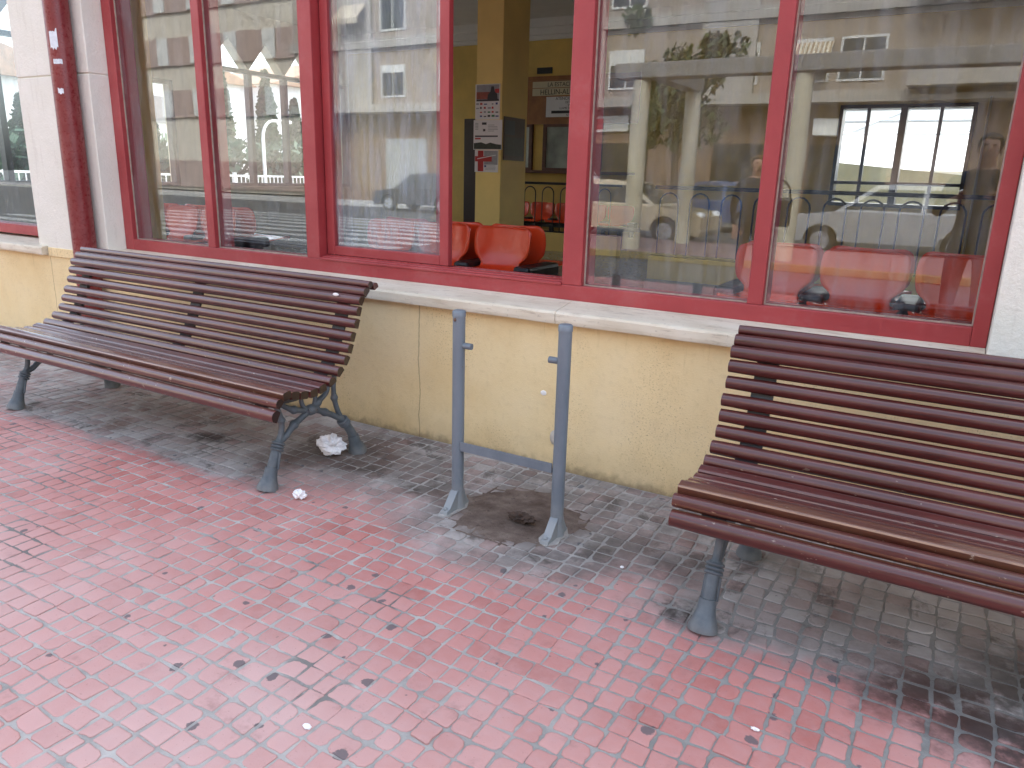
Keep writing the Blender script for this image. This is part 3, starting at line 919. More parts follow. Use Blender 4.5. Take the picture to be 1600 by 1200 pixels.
# ------------------------------------------------------------------ benches
PROF = [(-.374, .848), (-.411, .816), (-.444, .777), (-.464, .727), (-.480, .674), (-.504, .619), (-.526, .570), (-.547, .524), (-.587, .486),
        (-.633, .453), (-.688, .434), (-.738, .427), (-.787, .430), (-.837, .440), (-.888, .450), (-.941, .422), (-.971, .371)]
HALF = 1.1135
def slat_outline(wd, th, dome=0.42, pw=2.1):
    """cross-section: flat back, convex front; local (t, n): t along the seat curve, n outwards"""
    pts = [(-wd / 2 + 0.002, -th), (wd / 2 - 0.002, -th)]
    pts.append((wd / 2, -th * 0.75))
    N = 10
    for k in range(N + 1):
        a = k / N
        t = wd / 2 - wd * a
        n_ = -th * dome * (abs(2 * a - 1) ** pw)
        pts.append((t, n_))
    pts.append((-wd / 2, -th * 0.75))
    return pts
def add_slats(m, idx, wear):
    for i in idx:
        y, z = PROF[i]
        a = PROF[max(0, i - 1)]; b = PROF[min(len(PROF) - 1, i + 1)]
        t = Vector((b[0] - a[0], b[1] - a[1])).normalized()       # runs from the top of the back to the front of the seat
        nrm = Vector((t.y, -t.x))                                  # outwards (front / up)
        if nrm.x - nrm.y > 0 and nrm.y < 0:
            nrm = -nrm
        if i <= 8 and nrm.x > 0: nrm = -nrm
        if 9 <= i <= 15 and nrm.y < 0: nrm = -nrm
        if i == 16 and nrm.x > 0: nrm = -nrm
        wd, th = (0.0455, 0.035) if i < 8 else (0.047, 0.036)
        if 9 < i < 15: wd, th = 0.0448, 0.036
        if i in (14, 15): wd, th = (0.0455, 0.036) if i == 14 else (0.043, 0.036)
        if i == 16: wd, th = 0.0525, 0.040
        if i == 0:
            wd, th = 0.034, 0.032
        if i == 0:
            nrm = Vector((-0.45, 0.89)); t = Vector((nrm.y, -nrm.x)) * -1
        o2 = slat_outline(wd, th, 0.15, 5.0) if 9 < i < 15 else slat_outline(wd, th)
        N = 26; k = len(o2)
        vs, fs = [], []
        R = random.Random(i * 31 + 5)
        for s in range(N + 1):
            x = -HALF + 2 * HALF * s / N + (R.uniform(-0.003, 0.003) if s in (0, N) else 0)
            sag = 0.0015 * mnoise.noise((x * 1.3, i * 3.1, 0))
            e = 0.0
            for (tt, nn) in o2:
                sh = 0.94 if s in (0, N) else 1.0
                p = Vector((y, z)) + t * (tt * sh) + nrm * (nn * sh + (th * -0.03 if s in (0, N) else 0) + sag)
                vs.append((x, p.x, p.y))
        # a short chamfer at each end
        for s in range(N):
            for q in range(k):
                q2 = (q + 1) % k
                fs.append((s * k + q, s * k + q2, (s + 1) * k + q2, (s + 1) * k + q))
        bm = bmesh.new()
        bv = [bm.verts.new(v) for v in vs]
        for f in fs:
            ff = bm.faces.new([bv[j] for j in f]); ff.smooth = True
        bm.faces.new([bv[j] for j in range(k)]); bm.faces.new([bv[j] for j in range(N * k, N * k + k)])
        bmesh.ops.recalc_face_normals(bm, faces=bm.faces[:])
        n0 = len(m.f)
        m.bm(bm, 0, True)
        we = [wear[i]] * (len(m.f) - n0)
        if i >= 10:            # varnish gone along the front edge of the seat slats
            hot = (3,) if i < 16 else (12, 13)
            for s in range(N):
                for q in hot:
                    we[s * k + q] += 0.40 if i != 16 else 0.36
        we[-1] = we[-2] = -0.5
        m.wear += we
        if i == 0:      # second half of the double top slat
            dy, dz = 0.0345, -0.010
            bm = bmesh.new()
            bv = [bm.verts.new((v[0], v[1] + dy, v[2] + dz)) for v in vs]
            for f in fs:
                bm.faces.new([bv[j] for j in f])
            bm.faces.new([bv[j] for j in range(k)]); bm.faces.new([bv[j] for j in range(N * k, N * k + k)])
            bmesh.ops.recalc_face_normals(bm, faces=bm.faces[:])
            n0 = len(m.f)
            m.bm(bm, 0, True)
            m.wear += [wear[i]] * (len(m.f) - n0)
def finish_slats(m, name, parent):
    o = m.build(name, M_WOOD, parent)
    at = o.data.attributes.new('wear', 'FLOAT', 'FACE')
    at.data.foreach_set('value', m.wear)
    o.data.set_sharp_from_angle(angle=rad(42))
    return o
def smooth_path(pts, n=5):
    P = [Vector(p) for p in pts]
    out = []
    for i in range(len(P) - 1):
        p0, p1, p2, p3 = P[max(0, i - 1)], P[i], P[i + 1], P[min(len(P) - 1, i + 2)]
        for k in range(n):
            t = k / n
            out.append(0.5 * ((2 * p1) + (p2 - p0) * t + (2 * p0 - 5 * p1 + 4 * p2 - p3) * t * t + (3 * p1 - p0 - 3 * p2 + p3) * t ** 3))
    out.append(P[-1])
    return out
def side_leg(x):
    """cast-iron end in the shape of knotted branches"""
    m = MB()
    def branch(pts, r0, r1, seg=10, knots=()):
        P = smooth_path([(x, a, b) for a, b in pts], 9)
        r0, r1 = r0 * 0.88, r1 * 0.88
        n = len(P)
        rr = []
        for i in range(n):
            f = i / (n - 1)
            r = r0 + (r1 - r0) * f
            for kf, kr in knots:
                r += 1.25 * kr * math.exp(-((f - kf) / 0.034) ** 2)
            rr.append(r)
        m.tube(P, rr, seg)
    def foot(y0, lean):
        P = [(x, y0 - lean * 0.30, 0.0), (x, y0 - lean * 0.24, 0.012), (x, y0 - lean * 0.10, 0.035), (x, y0 + lean * 0.05, 0.06), (x, y0 + lean * 0.22, 0.095)]
        m.tube(P, [0.045, 0.046, 0.037, 0.029, 0.026], 16)
    # front: foot, trunk, binding, two boughs
    foot(-0.898, 0.06)
    branch([(-0.890, 0.075), (-0.873, 0.120), (-0.853, 0.165), (-0.836, 0.200)], 0.0255, 0.0235, 12)
    for k, z in enumerate((0.166, 0.178, 0.190)):
        y = -0.851 + 0.0052 * k
        m.tube([(x, y - 0.0026, z - 0.0052), (x, y - 0.0013, z - 0.0026), (x, y + 0.0013, z + 0.0026), (x, y + 0.0026, z + 0.0052)], [0.0245, 0.0292, 0.0292, 0.0245], 16)
    m.tube([(x - 0.022, -0.872, 0.085), (x - 0.021, -0.853, 0.155)], 0.006, 6)
    m.tube([(x + 0.022, -0.872, 0.085), (x + 0.021, -0.853, 0.155)], 0.006, 6)
    branch([(-0.842, 0.195), (-0.824, 0.230), (-0.818, 0.282), (-0.838, 0.345), (-0.868, 0.400)], 0.0155, 0.013, 10, ((0.52, 0.006),))
    branch([(-0.838, 0.195), (-0.796, 0.212), (-0.752, 0.246), (-0.704, 0.268), (-0.646, 0.292), (-0.590, 0.322), (-0.545, 0.352), (-0.520, 0.420)], 0.0175, 0.013, 10, ((0.30, 0.006), (0.68, 0.006)))
    # rear
    foot(-0.366, -0.06)
    branch([(-0.372, 0.075), (-0.392, 0.115), (-0.420, 0.155), (-0.446, 0.190)], 0.0255, 0.0225, 12)
    for k in range(3):
        y = -0.432 - 0.0085 * k; z = 0.170 + 0.010 * k
        m.tube([(x, y + 0.0034, z - 0.0042), (x, y + 0.0017, z - 0.002), (x, y - 0.0017, z + 0.002), (x, y - 0.0034, z + 0.0042)], [0.0235, 0.0282, 0.0282, 0.0235], 16)
    branch([(-0.448, 0.190), (-0.490, 0.218), (-0.546, 0.250), (-0.605, 0.278), (-0.646, 0.290), (-0.700, 0.302), (-0.760, 0.322), (-0.815, 0.358), (-0.850, 0.405)], 0.0165, 0.0125, 10, ((0.28, 0.005), (0.72, 0.006)))
    branch([(-0.446, 0.190), (-0.472, 0.232), (-0.494, 0.295), (-0.500, 0.360), (-0.492, 0.415), (-0.500, 0.470)], 0.0145, 0.012, 10, ((0.45, 0.005),))
    # the knot in the middle and two short stems to the seat
    m.ball((x, -0.646, 0.291), 0.030, sc=(0.9, 1.25, 0.85))
    for k in range(3):
        m.tube([(x - 0.018, -0.670 + 0.022 * k, 0.272), (x + 0.020, -0.664 + 0.022 * k, 0.300)], 0.012, 8)
    branch([(-0.660, 0.295), (-0.686, 0.312), (-0.700, 0.345), (-0.695, 0.405)], 0.012, 0.011, 8)
    branch([(-0.636, 0.295), (-0.620, 0.320), (-0.617, 0.360), (-0.625, 0.430)], 0.012, 0.011, 8)
    # bolt head under the front slat
    m.ball((x - 0.004, -0.925, 0.352), 0.020, sc=(1, 0.8, 0.8))
    o = m
    return o
def strap(x):
    """flat iron upright that follows the back of the slats"""
    m = MB()
    path = []
    n = len(PROF)
    for i in range(n):
        y, z = PROF[i]
        a = PROF[max(0, i - 1)]; b = PROF[min(n - 1, i + 1)]
        t = Vector((b[0] - a[0], b[1] - a[1])).normalized()
        nr = Vector((t.y, -t.x))
        if i <= 8 and nr.x > 0: nr = -nr
        if i > 8 and nr.y < 0: nr = -nr
        if i == 16 and nr.x > 0: nr = -nr
        off = 0.0375 if i < 14 else 0.0395
        path.append((Vector((y, z)) - nr * off, -nr))
    hw = 0.036
    vs, fs = [], []
    for p, b in path:
        q = p + b * 0.010
        vs += [(x - hw, p.x, p.y), (x + hw, p.x, p.y), (x + hw, q.x, q.y), (x - hw, q.x, q.y)]
    for i in range(n - 1):
        o = 4 * i
        for k in range(4):
            fs.append((o + k, o + (k + 1) % 4, o + 4 + (k + 1) % 4, o + 4 + k))
    m._add(vs, fs + [(0, 1, 2, 3), (4 * n - 1, 4 * n - 2, 4 * n - 3, 4 * n - 4)])
    # stiffening rib behind
    vs, fs = [], []
    for p, b in path[:14]:
        p1 = p + b * 0.009; q = p + b * 0.036
        vs += [(x - 0.006, p1.x, p1.y), (x + 0.006, p1.x, p1.y), (x + 0.006, q.x, q.y), (x - 0.006, q.x, q.y)]
    for i in range(13):
        o = 4 * i
        for k in range(4):
            fs.append((o + k, o + (k + 1) % 4, o + 4 + (k + 1) % 4, o + 4 + k))
    m._add(vs, fs)
    return m
M_STRAP = simple('shaded_iron_strap', (0.055, 0.058, 0.060), 0.6, 0.2, 12, bump=0.1)  # iron darkened to paint in the shade on the straps
def make_bench(label, loc):
    t = thing('park_bench', label, 'bench', loc, 0, 'slatted benches along the station wall')
    wear = [0.05, 0.1, 0.12, 0.05, 0.05, 0.06, 0.08, 0.14, 0.30, 0.36, 0.42, 0.50, 0.55, 0.62, 0.85, 0.55, 0.48]
    m = MB(); m.wear = []
    add_slats(m, range(0, 9), wear)
    finish_slats(m, 'backrest', t)
    m = MB(); m.wear = []
    add_slats(m, range(9, 17), wear)
    finish_slats(m, 'seat', t)
    for x in (-0.995, 0.995):
        side_leg(x).build('leg', M_IRON, t)
        strap(x).build('support_strap', M_STRAP, t)
    strap(0.0).build('support_strap', M_STRAP, t)
    return t
bench = make_bench('maroon slatted bench with iron branch legs beside the red drainpipe', (-3.3915, 0, 0))
bench2 = copy_thing(bench, (0.489, 0, 0), 0, 'maroon slatted bench with iron branch legs under the window near the white right pilaster')
# a white paint blot on the left bench and one torn strip of varnish
m = MB(); m.ball((0.98, -0.448, 0.783), 0.010, sc=(1.9, 0.25, 0.75), sub=2)
pb = m.build('paint_blot', simple("white_blot", (0.85, 0.84, 0.82), 0.7, 0.03, 20), bench)
pb['label'] = 'white blot of paint on the third slat'

# ------------------------------------------------------------------ bin stand (two posts and a cross bar)
BS = thing('bin_stand', 'grey steel bin stand of two posts and a cross bar without its bin', 'bin stand', (-1.401, -0.602, 0))
def post(x, side):
    m = MB()
    m.tube([(x, 0, 0.045), (x, 0, 0.795)], 0.0245, 24)
    o = m.build('post', M_POST, BS)
    m = MB(); m.tube([(x, 0, 0.795), (x, 0, 0.8155), (x, 0, 0.8195)], [0.0262, 0.0262, 0.0215], 24); m.build('cap', M_POST, o)
    m = MB()
    m.tube([(x + side * 0.023, 0, 0.683), (x + side * 0.060, 0, 0.683)], 0.0125, 14); m.tube([(x + side * 0.060, 0, 0.683), (x + side * 0.061, 0, 0.683)], 0.0095, 14)
    m.build('hinge_stub', [M_POST], o)
    m = MB()
    # spread foot: a folded plate leaning forward and a gusset behind, on a mortar pad
    m.prism([(-0.100, 0.004), (-0.096, 0.016), (-0.074, 0.024), (-0.024, 0.082), (0.022, 0.082), (0.034, 0.050), (0.058, 0.012), (0.058, 0.004)], 'x', x - 0.0165, x + 0.0165)
    m.tube([(x, 0.002, 0.003), (x, 0.0, 0.03), (x, 0, 0.07)], [0.031, 0.027, 0.0252], 20)
    bm = bmesh.new(); me_tmp = m
    f = m.build('foot', M_POST, o)
    m = MB()
    m.ball((x - 0.003, -0.082, 0.022), 0.010, sc=(1, 1, 0.7)); m.build('anchor_bolt', M_POST, o)
    m = MB(); R = random.Random(int(x * 100) + 50)
    pts = []
    for k in range(14):
        a = 2 * math.pi * k / 14
        pts.append((x + (0.040 + R.uniform(-0.010, 0.010)) * math.cos(a), -0.022 + (0.098 + R.uniform(-0.02, 0.012)) * math.sin(a)))
    m.prism(pts, 'z', -0.004, 0.0050); m.build('mortar_pad', simple("mortar_pad", (0.36, 0.35, 0.33), 0.9, 0.2, 20, bump=0.4), o)
    return o
post(-0.2285, 1); post(0.2290, -1)
m = MB()
m.prism([(-0.018, 0.256), (0.014, 0.256), (0.014, 0.262), (-0.012, 0.262), (-0.012, 0.293), (-0.018, 0.293)], 'x', -0.206, 0.206)
m.build('cross_bar', M_POST, BS)
m = MB(); m.ball((-0.231, -0.0245, 0.785), 0.0075, sc=(1, 0.5, 1)); m.build('screw', simple("rusty_screw", (0.14, 0.08, 0.05), 0.6, 0.3, 60), BS)
# mortar scar and paint chip on the wall behind the posts
m = MB(); m.ball((-1.568, -0.001, 0.360), 0.014, sc=(1.15, 0.14, 0.9), sub=2); m.build('paint_chip', simple("bare_plaster", (0.84, 0.83, 0.80), 0.85, 0.05, 20), B)
m = MB(); m.ball((-1.502, -0.001, 0.155), 0.028, sc=(0.85, 0.2, 1.35), sub=2); m.build('mortar_scar', simple("mortar_scar", (0.50, 0.46, 0.40), 0.9, 0.15, 30), B)

# ------------------------------------------------------------------ litter
def crumple(name, label, cat, loc, size, seed, mat, flat=0.7, amp=0.45, group=None, fold=7.0):
    bm = bmesh.new()
    bmesh.ops.create_icosphere(bm, subdivisions=4, radius=1.0)
    zmin = 9
    for v in bm.verts:
        d = v.co.normalized()
        r = 1.0
        for oc, (fr, am) in enumerate(((1.3, 0.75), (2.6, 0.38), (fold, 0.10))):
            r += amp * am * (1 - 2.2 * abs(mnoise.noise(d * fr + Vector((seed, seed * 1.7 + oc, 0)))))
        v.co = Vector((d.x * r * size[0], d.y * r * size[1], d.z * r * size[2] * flat))
        zmin = min(zmin, v.co.z)
    cut = zmin + size[2] * 0.15
    for v in bm.verts:
        v.co.z = max(0.0, v.co.z - cut)
    m = MB(); m.bm(bm, 0, False)
    o = m.build(name, mat)
    o.location = loc
    return tag(o, label, cat, group)
crumple('crumpled_tissue', 'large crumpled white tissue under the bench end near the wall', 'tissue', (-2.47, -0.452, 0.002), (0.040, 0.030, 0.032), 3.1, M_TISSUE, 0.85, 1.0, 'crumpled white tissues on the paving')
crumple('crumpled_tissue', 'small crumpled white tissue ball in front of the bench leg', 'tissue', (-2.215, -0.905, 0.002), (0.0185, 0.015, 0.0145), 8.4, M_TISSUE, 0.85, 0.8, 'crumpled white tissues on the paving')
M_LEAF = simple("dead_leaf", (0.055, 0.034, 0.024), 0.8, 0.4, 30)
crumple('dead_leaf_clump', 'dark curled dead leaf on the mud between the posts', 'dead leaf', (-1.335, -0.585, 0.006), (0.030, 0.014, 0.014), 5.2, M_LEAF, 0.7, 1.2, None, 5)
for k, (x, y, sx, sy, lab) in enumerate(((-0.262, -1.275, 0.012, 0.006, 'white scrap of paper on the pink paving before the right bench'),
                                         (-1.20, -1.865, 0.014, 0.009, 'white scrap of paper on the paving at the lower edge of the photo'),
                                         (-0.86, -0.70, 0.008, 0.008, 'tiny white scrap on the grey paving left of the right bench leg'))):
    crumple('paper_scrap', lab, 'scrap', (x, y, 0.003), (sx * 0.65, sy * 0.65, 0.004), k * 2.3 + 1, M_TISSUE, 0.7, 0.5, 'white paper scraps on the paving')

# ------------------------------------------------------------------ waiting-room seats
def shell_mesh(m, cx, y0, z0, sgn):
    """moulded seat; sgn -1: sitter looks towards the street"""
    prof = [(-0.40, 0.010), (-0.385, 0.030), (-0.33, 0.028), (-0.24, 0.012), (-0.14, 0.000), (-0.06, 0.000), (-0.02, 0.018), (0.005, 0.055), (0.022, 0.100), (0.035, 0.15), (0.045, 0.20), (0.052, 0.245), (0.056, 0.275), (0.054, 0.288)]
    wid = [0.150, 0.185, 0.205, 0.210, 0.200, 0.165, 0.145, 0.152, 0.196, 0.211, 0.214, 0.211, 0.197, 0.160]
    curl = [0.0, 0.0, 0.012, 0.016, 0.016, 0.012, 0.010, 0.012, 0.018, 0.026, 0.030, 0.028, 0.024, 0.02]
    N = 14
    P = smooth_path([(a, b, c) for (a, b), c in zip(prof, wid)], 3)
    C2 = smooth_path([(c, 0, 0) for c in curl], 3)
    bm = bmesh.new()
    grid = []
    for r, p in enumerate(P):
        row = []
        f = r / (len(P) - 1)
        back = min(1, max(0, (f - 0.40) / 0.2))
        for k in range(N + 1):
            u = -1 + 2 * k / N
            lift = C2[r].x * abs(u) ** 2.5
            y = p.x - (lift * back); z = p.y + lift * (1 - back)
            row.append(bm.verts.new((cx + u * p.z, y0 + (y if sgn < 0 else -y), z0 + z)))
        grid.append(row)
    for r in range(len(P) - 1):
        for k in range(N):
            bm.faces.new((grid[r][k], grid[r][k + 1], grid[r + 1][k + 1], grid[r + 1][k]))
    bmesh.ops.recalc_face_normals(bm, faces=bm.faces[:])
    bmesh.ops.solidify(bm, geom=bm.faces[:], thickness=0.010)
    bmesh.ops.recalc_face_normals(bm, faces=bm.faces[:])
    m.bm(bm, 0, True)
def seat_row(centres, label, yb=1.30, double=True, z0=0.715):
    t = thing('beam_seating', label, 'seats', (0, 0, FZ), 0, 'rows of red plastic seats in the waiting room')
    zz = z0 - FZ
    for c in centres:
        m = MB(); shell_mesh(m, c, yb, zz, -1); m.build('seat', M_SEAT, t)
        if double:
            m = MB(); shell_mesh(m, c, yb + 0.235, zz, 1); m.build('seat', M_SEAT, t)
    x0, x1 = centres[0] - 0.30, centres[-1] + 0.36
    m = MB(); m.box(x0, x1, yb + (0.08 if double else -0.16), yb + (0.16 if double else -0.08), zz - 0.075, zz - 0.010, b=0.008)
    m.build('beam', M_BLACKMETAL, t)
    xs = [centres[0] - 0.23] + [(a + b) / 2 for a, b in zip(centres[:-1], centres[1:])] + [centres[-1] + 0.225]
    for x in xs:      # moulded hinge housings between the seats
        m = MB()
        m.box(x - 0.060, x + 0.060, yb - 0.13, yb + (0.30 if double else 0.03), zz - 0.035, zz + 0.055, b=0.022)
        m.box(x - 0.032, x + 0.032, yb - 0.11, yb - 0.05, zz - 0.16, zz - 0.03, b=0.012)
        m.build('hinge_housing', M_BLACKPLASTIC, t)
    for x in (x0 + 0.25, x1 - 0.3):
        m = MB(); yc = yb + 0.12 if double else yb - 0.12
        m.box(x - 0.03, x + 0.03, yc - 0.03, yc + 0.03, 0.0, zz - 0.07); m.box(x - 0.03, x + 0.03, yc - 0.25, yc + 0.25, 0.0, 0.025)
        m.build('leg', M_BLACKMETAL, t)
    return t
seat_row([-3.545, -3.078, -2.612], 'red plastic seats seen through the open sash and the sliding pane')
seat_row([-0.875, -0.430, 0.020, 0.47], 'red plastic seats behind the two panes next to the white right pilaster')
seat_row([-6.80, -6.32, -5.852, -5.385], 'red plastic seats behind the paned window next to the drainpipe')
# dark red seats at the back, behind the railing
t = seat_row([-6.25, -5.80, -5.36, -4.92, -4.48], 'row of dark red seats behind the hooped railing at the back wall', yb=7.72, double=False, z0=0.66)

# railings with hooped bars
def railing(x0, x1, y, z0, z1, pitch, label):
    t = thing('railing', label, 'railing', (0, y, 0), 0, 'black hooped railings in the waiting room')
    m = MB(); m.tube([(x0, 0, z1), (x1, 0, z1)], 0.018, 8); m.tube([(x0, 0, z0 + 0.01), (x1, 0, z0 + 0.01)], 0.012, 8)
    m.build('hand_rail', M_BLACKMETAL, t)
    m = MB()
    n = int((x1 - x0) / pitch)
    for k in range(n):
        a = x0 + k * pitch + pitch * 0.18; b = a + pitch * 0.62
        r = (b - a) / 2
        pts = [(a, 0, z0)] + [((a + b) / 2 - r * math.cos(q), 0, z1 - 0.05 - r + r * math.sin(q)) for q in [math.pi * j / 8 for j in range(9)]] + [(b, 0, z0)]
        m.tube(pts, 0.009, 6)
    m.build('hooped_bars', M_BLACKMETAL, t)
railing(-6.4, -4.2, 7.06, 0.545, 1.24, 0.30, 'black hooped railing below the ticket windows at the back')
railing(-2.68, 0.9, 4.27, 0.60, 1.26, 0.30, 'black hooped railing on the low yellow wall inside')

# ------------------------------------------------------------------ posters and signs inside
def flat_print(m, x0, x1, z0, z1, y, mi):
    m.box(x0, x1, y - 0.0012, y, z0, z1, mi)
INKS = [M_PAPER, simple("ink_black", (0.03, 0.03, 0.04), 0.6, 0.2, 30), simple("ink_red", (0.42, 0.03, 0.03), 0.6, 0.15, 30), simple("ink_green", (0.03, 0.17, 0.08), 0.6, 0.15, 30),
        simple("ink_blue", (0.04, 0.06, 0.22), 0.6, 0.15, 30), simple("ink_grey", (0.30, 0.31, 0.34), 0.6, 0.15, 30), simple("ink_hill", (0.045, 0.055, 0.045), 0.7, 0.4, 25), simple("ink_brick", (0.30, 0.08, 0.055), 0.6, 0.3, 20)]
PY = 2.998
def poster(x0, x1, z0, z1, label, draw):
    m = MB(); m.box(x0, x1, PY - 0.004, PY, z0, z1, 0)
    draw(m, x0, x1, z0, z1)
    o = m.build('poster', INKS)
    return tag(o, label, 'poster', 'posters taped to the yellow column')
R5 = random.Random(5)
def draw_train(m, x0, x1, z0, z1):
    w_, h = x1 - x0, z1 - z0
    X = lambda u: x0 + w_ * u
    Z = lambda v: z0 + h * v
    y = PY - 0.0042
    flat_print(m, X(.05), X(.97), Z(.52), Z(.98), y, 5)
    flat_print(m, X(.05), X(.62), Z(.58), Z(.78), y - .0014, 7)
    flat_print(m, X(.05), X(.97), Z(.52), Z(.57), y - .0014, 1)
    m.prism([(X(.50), Z(.57)), (X(.92), Z(.57)), (X(.90), Z(.72)), (X(.80), Z(.78)), (X(.76), Z(.93)), (X(.66), Z(.93)), (X(.62), Z(.78)), (X(.52), Z(.70))], 'y', y - .0034, y - .0028, 1)
    flat_print(m, X(.80), X(.97), Z(.74), Z(.86), y - .0014, 2)
    for r in range(4):
        for c in range(6):
            if R5.random() < .8:
                u = .04 + c * .16; v = .42 - r * .115
                flat_print(m, X(u), X(u + R5.uniform(.06, .13)), Z(v), Z(v + R5.uniform(.03, .06)), y, R5.choice((1, 2, 3, 4, 5, 5)))
def draw_notice(m, x0, x1, z0, z1):
    w_, h = x1 - x0, z1 - z0
    X = lambda u: x0 + w_ * u
    Z = lambda v: z0 + h * v
    y = PY - 0.0052
    flat_print(m, X(.30), X(.46), Z(.84), Z(.92), y, 1); flat_print(m, X(.34), X(.42), Z(.62), Z(.70), y, 1)
    for k in range(5):
        flat_print(m, X(.06), X(.17), Z(.88 - k * .05), Z(.90 - k * .05), y, 5)
        flat_print(m, X(.52), X(.52 + R5.uniform(.2, .36)), Z(.82 - k * .05), Z(.838 - k * .05), y, 5)
    flat_print(m, X(.06), X(.86), Z(.43), Z(.48), y, 1); flat_print(m, X(.06), X(.26), Z(.35), Z(.40), y, 2)
    m.prism([(X(0.02), Z(.02)), (X(.98), Z(.02)), (X(.98), Z(.17)), (X(.8), Z(.19)), (X(.6), Z(.24)), (X(.45), Z(.19)), (X(.28), Z(.25)), (X(.02), Z(.22))], 'y', y - .0012, y, 6)
def draw_cross(m, x0, x1, z0, z1):
    w_, h = x1 - x0, z1 - z0
    X = lambda u: x0 + w_ * u
    Z = lambda v: z0 + h * v
    y = PY - 0.0042
    flat_print(m, X(.40), X(.98), Z(.34), Z(.97), y, 5)
    flat_print(m, X(.14), X(.38), Z(.03), Z(.97), y - .0014, 2); flat_print(m, X(.02), X(.74), Z(.48), Z(.72), y - .0014 * 2, 2)
    m.prism([(X(.12), Z(.58)), (X(.92), Z(.76)), (X(.92), Z(.79)), (X(.12), Z(.62))], 'y', y - .0052, y - .0046, 0)
    for k in range(4):
        flat_print(m, X(.46), X(.9), Z(.28 - .06 * k), Z(.30 - .06 * k), y, 5)
    flat_print(m, X(.42), X(.50), Z(.22), Z(.32), y, 4)
poster(-3.950, -3.695, 1.800, 2.095, 'poster of a dark steam train above rows of small logos, topmost on the column', draw_train)
poster(-3.965, -3.665, 1.545, 1.797, 'white notice with a dark strip of hills along its foot', draw_notice)
poster(-3.948, -3.700, 1.352, 1.542, 'poster with a big red cross, lowest on the column', draw_cross)
m = MB(); m.box(-3.674, -3.668, 3.03, 3.40, 1.46, 1.83, 0); m.box(-3.6675, -3.6665, 3.05, 3.38, 1.50, 1.66, 1); m.box(-3.6675, -3.6665, 3.05, 3.22, 1.68, 1.80, 2)
o = m.build('poster', [simple("dark_print", (0.07, 0.045, 0.035), 0.5, 0.4, 9), simple("dark_print_low", (0.045, 0.05, 0.045), 0.5, 0.4, 15), simple("dark_print_high", (0.05, 0.06, 0.075), 0.5, 0.3, 9)])
tag(o, 'dark poster on the shaded side of the yellow column', 'poster', 'posters taped to the yellow column')
FR = (rad(90), 0, 0)
def sign(name, x0, x1, z0, z1, mat, label, lines, y=YB - 0.021):
    t = thing(name, label, 'sign', ((x0 + x1) / 2, y, (z0 + z1) / 2), 0)
    m = MB(); m.box(-(x1 - x0) / 2, (x1 - x0) / 2, -0.012, 0, -(z1 - z0) / 2, (z1 - z0) / 2); m.build('board', mat, t)
    for s, size, dz in lines:
        text('lettering', s, size, (0, -0.0135, dz), FR, M_INK, t)
    return t
sign('sign_strip', -6.18, -5.02, 2.655, 2.745, M_CREAM, 'narrow cream sign strip just above the destination strip', [('LA ESTACION EL', 0.085, -0.03)])
sign('sign_strip', -6.18, -5.02, 2.540, 2.645, M_CREAM, 'cream sign strip lettered HELLIN-ALICANTE on brown panelling', [('HELLIN-ALICANTE', 0.108, -0.038)])
t = sign('notice_board', -5.93, -5.02, 2.225, 2.520, M_PAPER, 'white timetable board above the larger ticket window', [('ATENCION PUBLICO', 0.062, 0.10), ('DE LUNES A', 0.045, 0.05), ('VIERNES', 0.045, 0.008), ('LLAME EN LA PUERTA', 0.045, -0.034), ('N. 967 30 . .', 0.04, -0.135)])
m = MB(); m.box(-0.36, 0.36, -0.0135, -0.012, -0.095, -0.055); m.build('black_bar', M_INK, t)
sign('sign_plate', -6.50, -6.33, 2.235, 2.53, M_CREAM, 'small cream sign half hidden by the yellow column', [('DE', 0.09, 0.03), ('AS', 0.10, -0.09)])
m = MB(); m.box(-6.47, -6.28, YB - 0.062, YB - 0.055, 1.80, 2.045, 0)
for k in range(6):
    m.box(-6.45, -6.31, YB - 0.0635, YB - 0.062, 1.83 + k * 0.032, 1.842 + k * 0.032, 1)
tag(m.build('paper_notice', [M_PAPER, INKS[5]]), 'white paper notice taped on the narrow ticket window', 'notice')

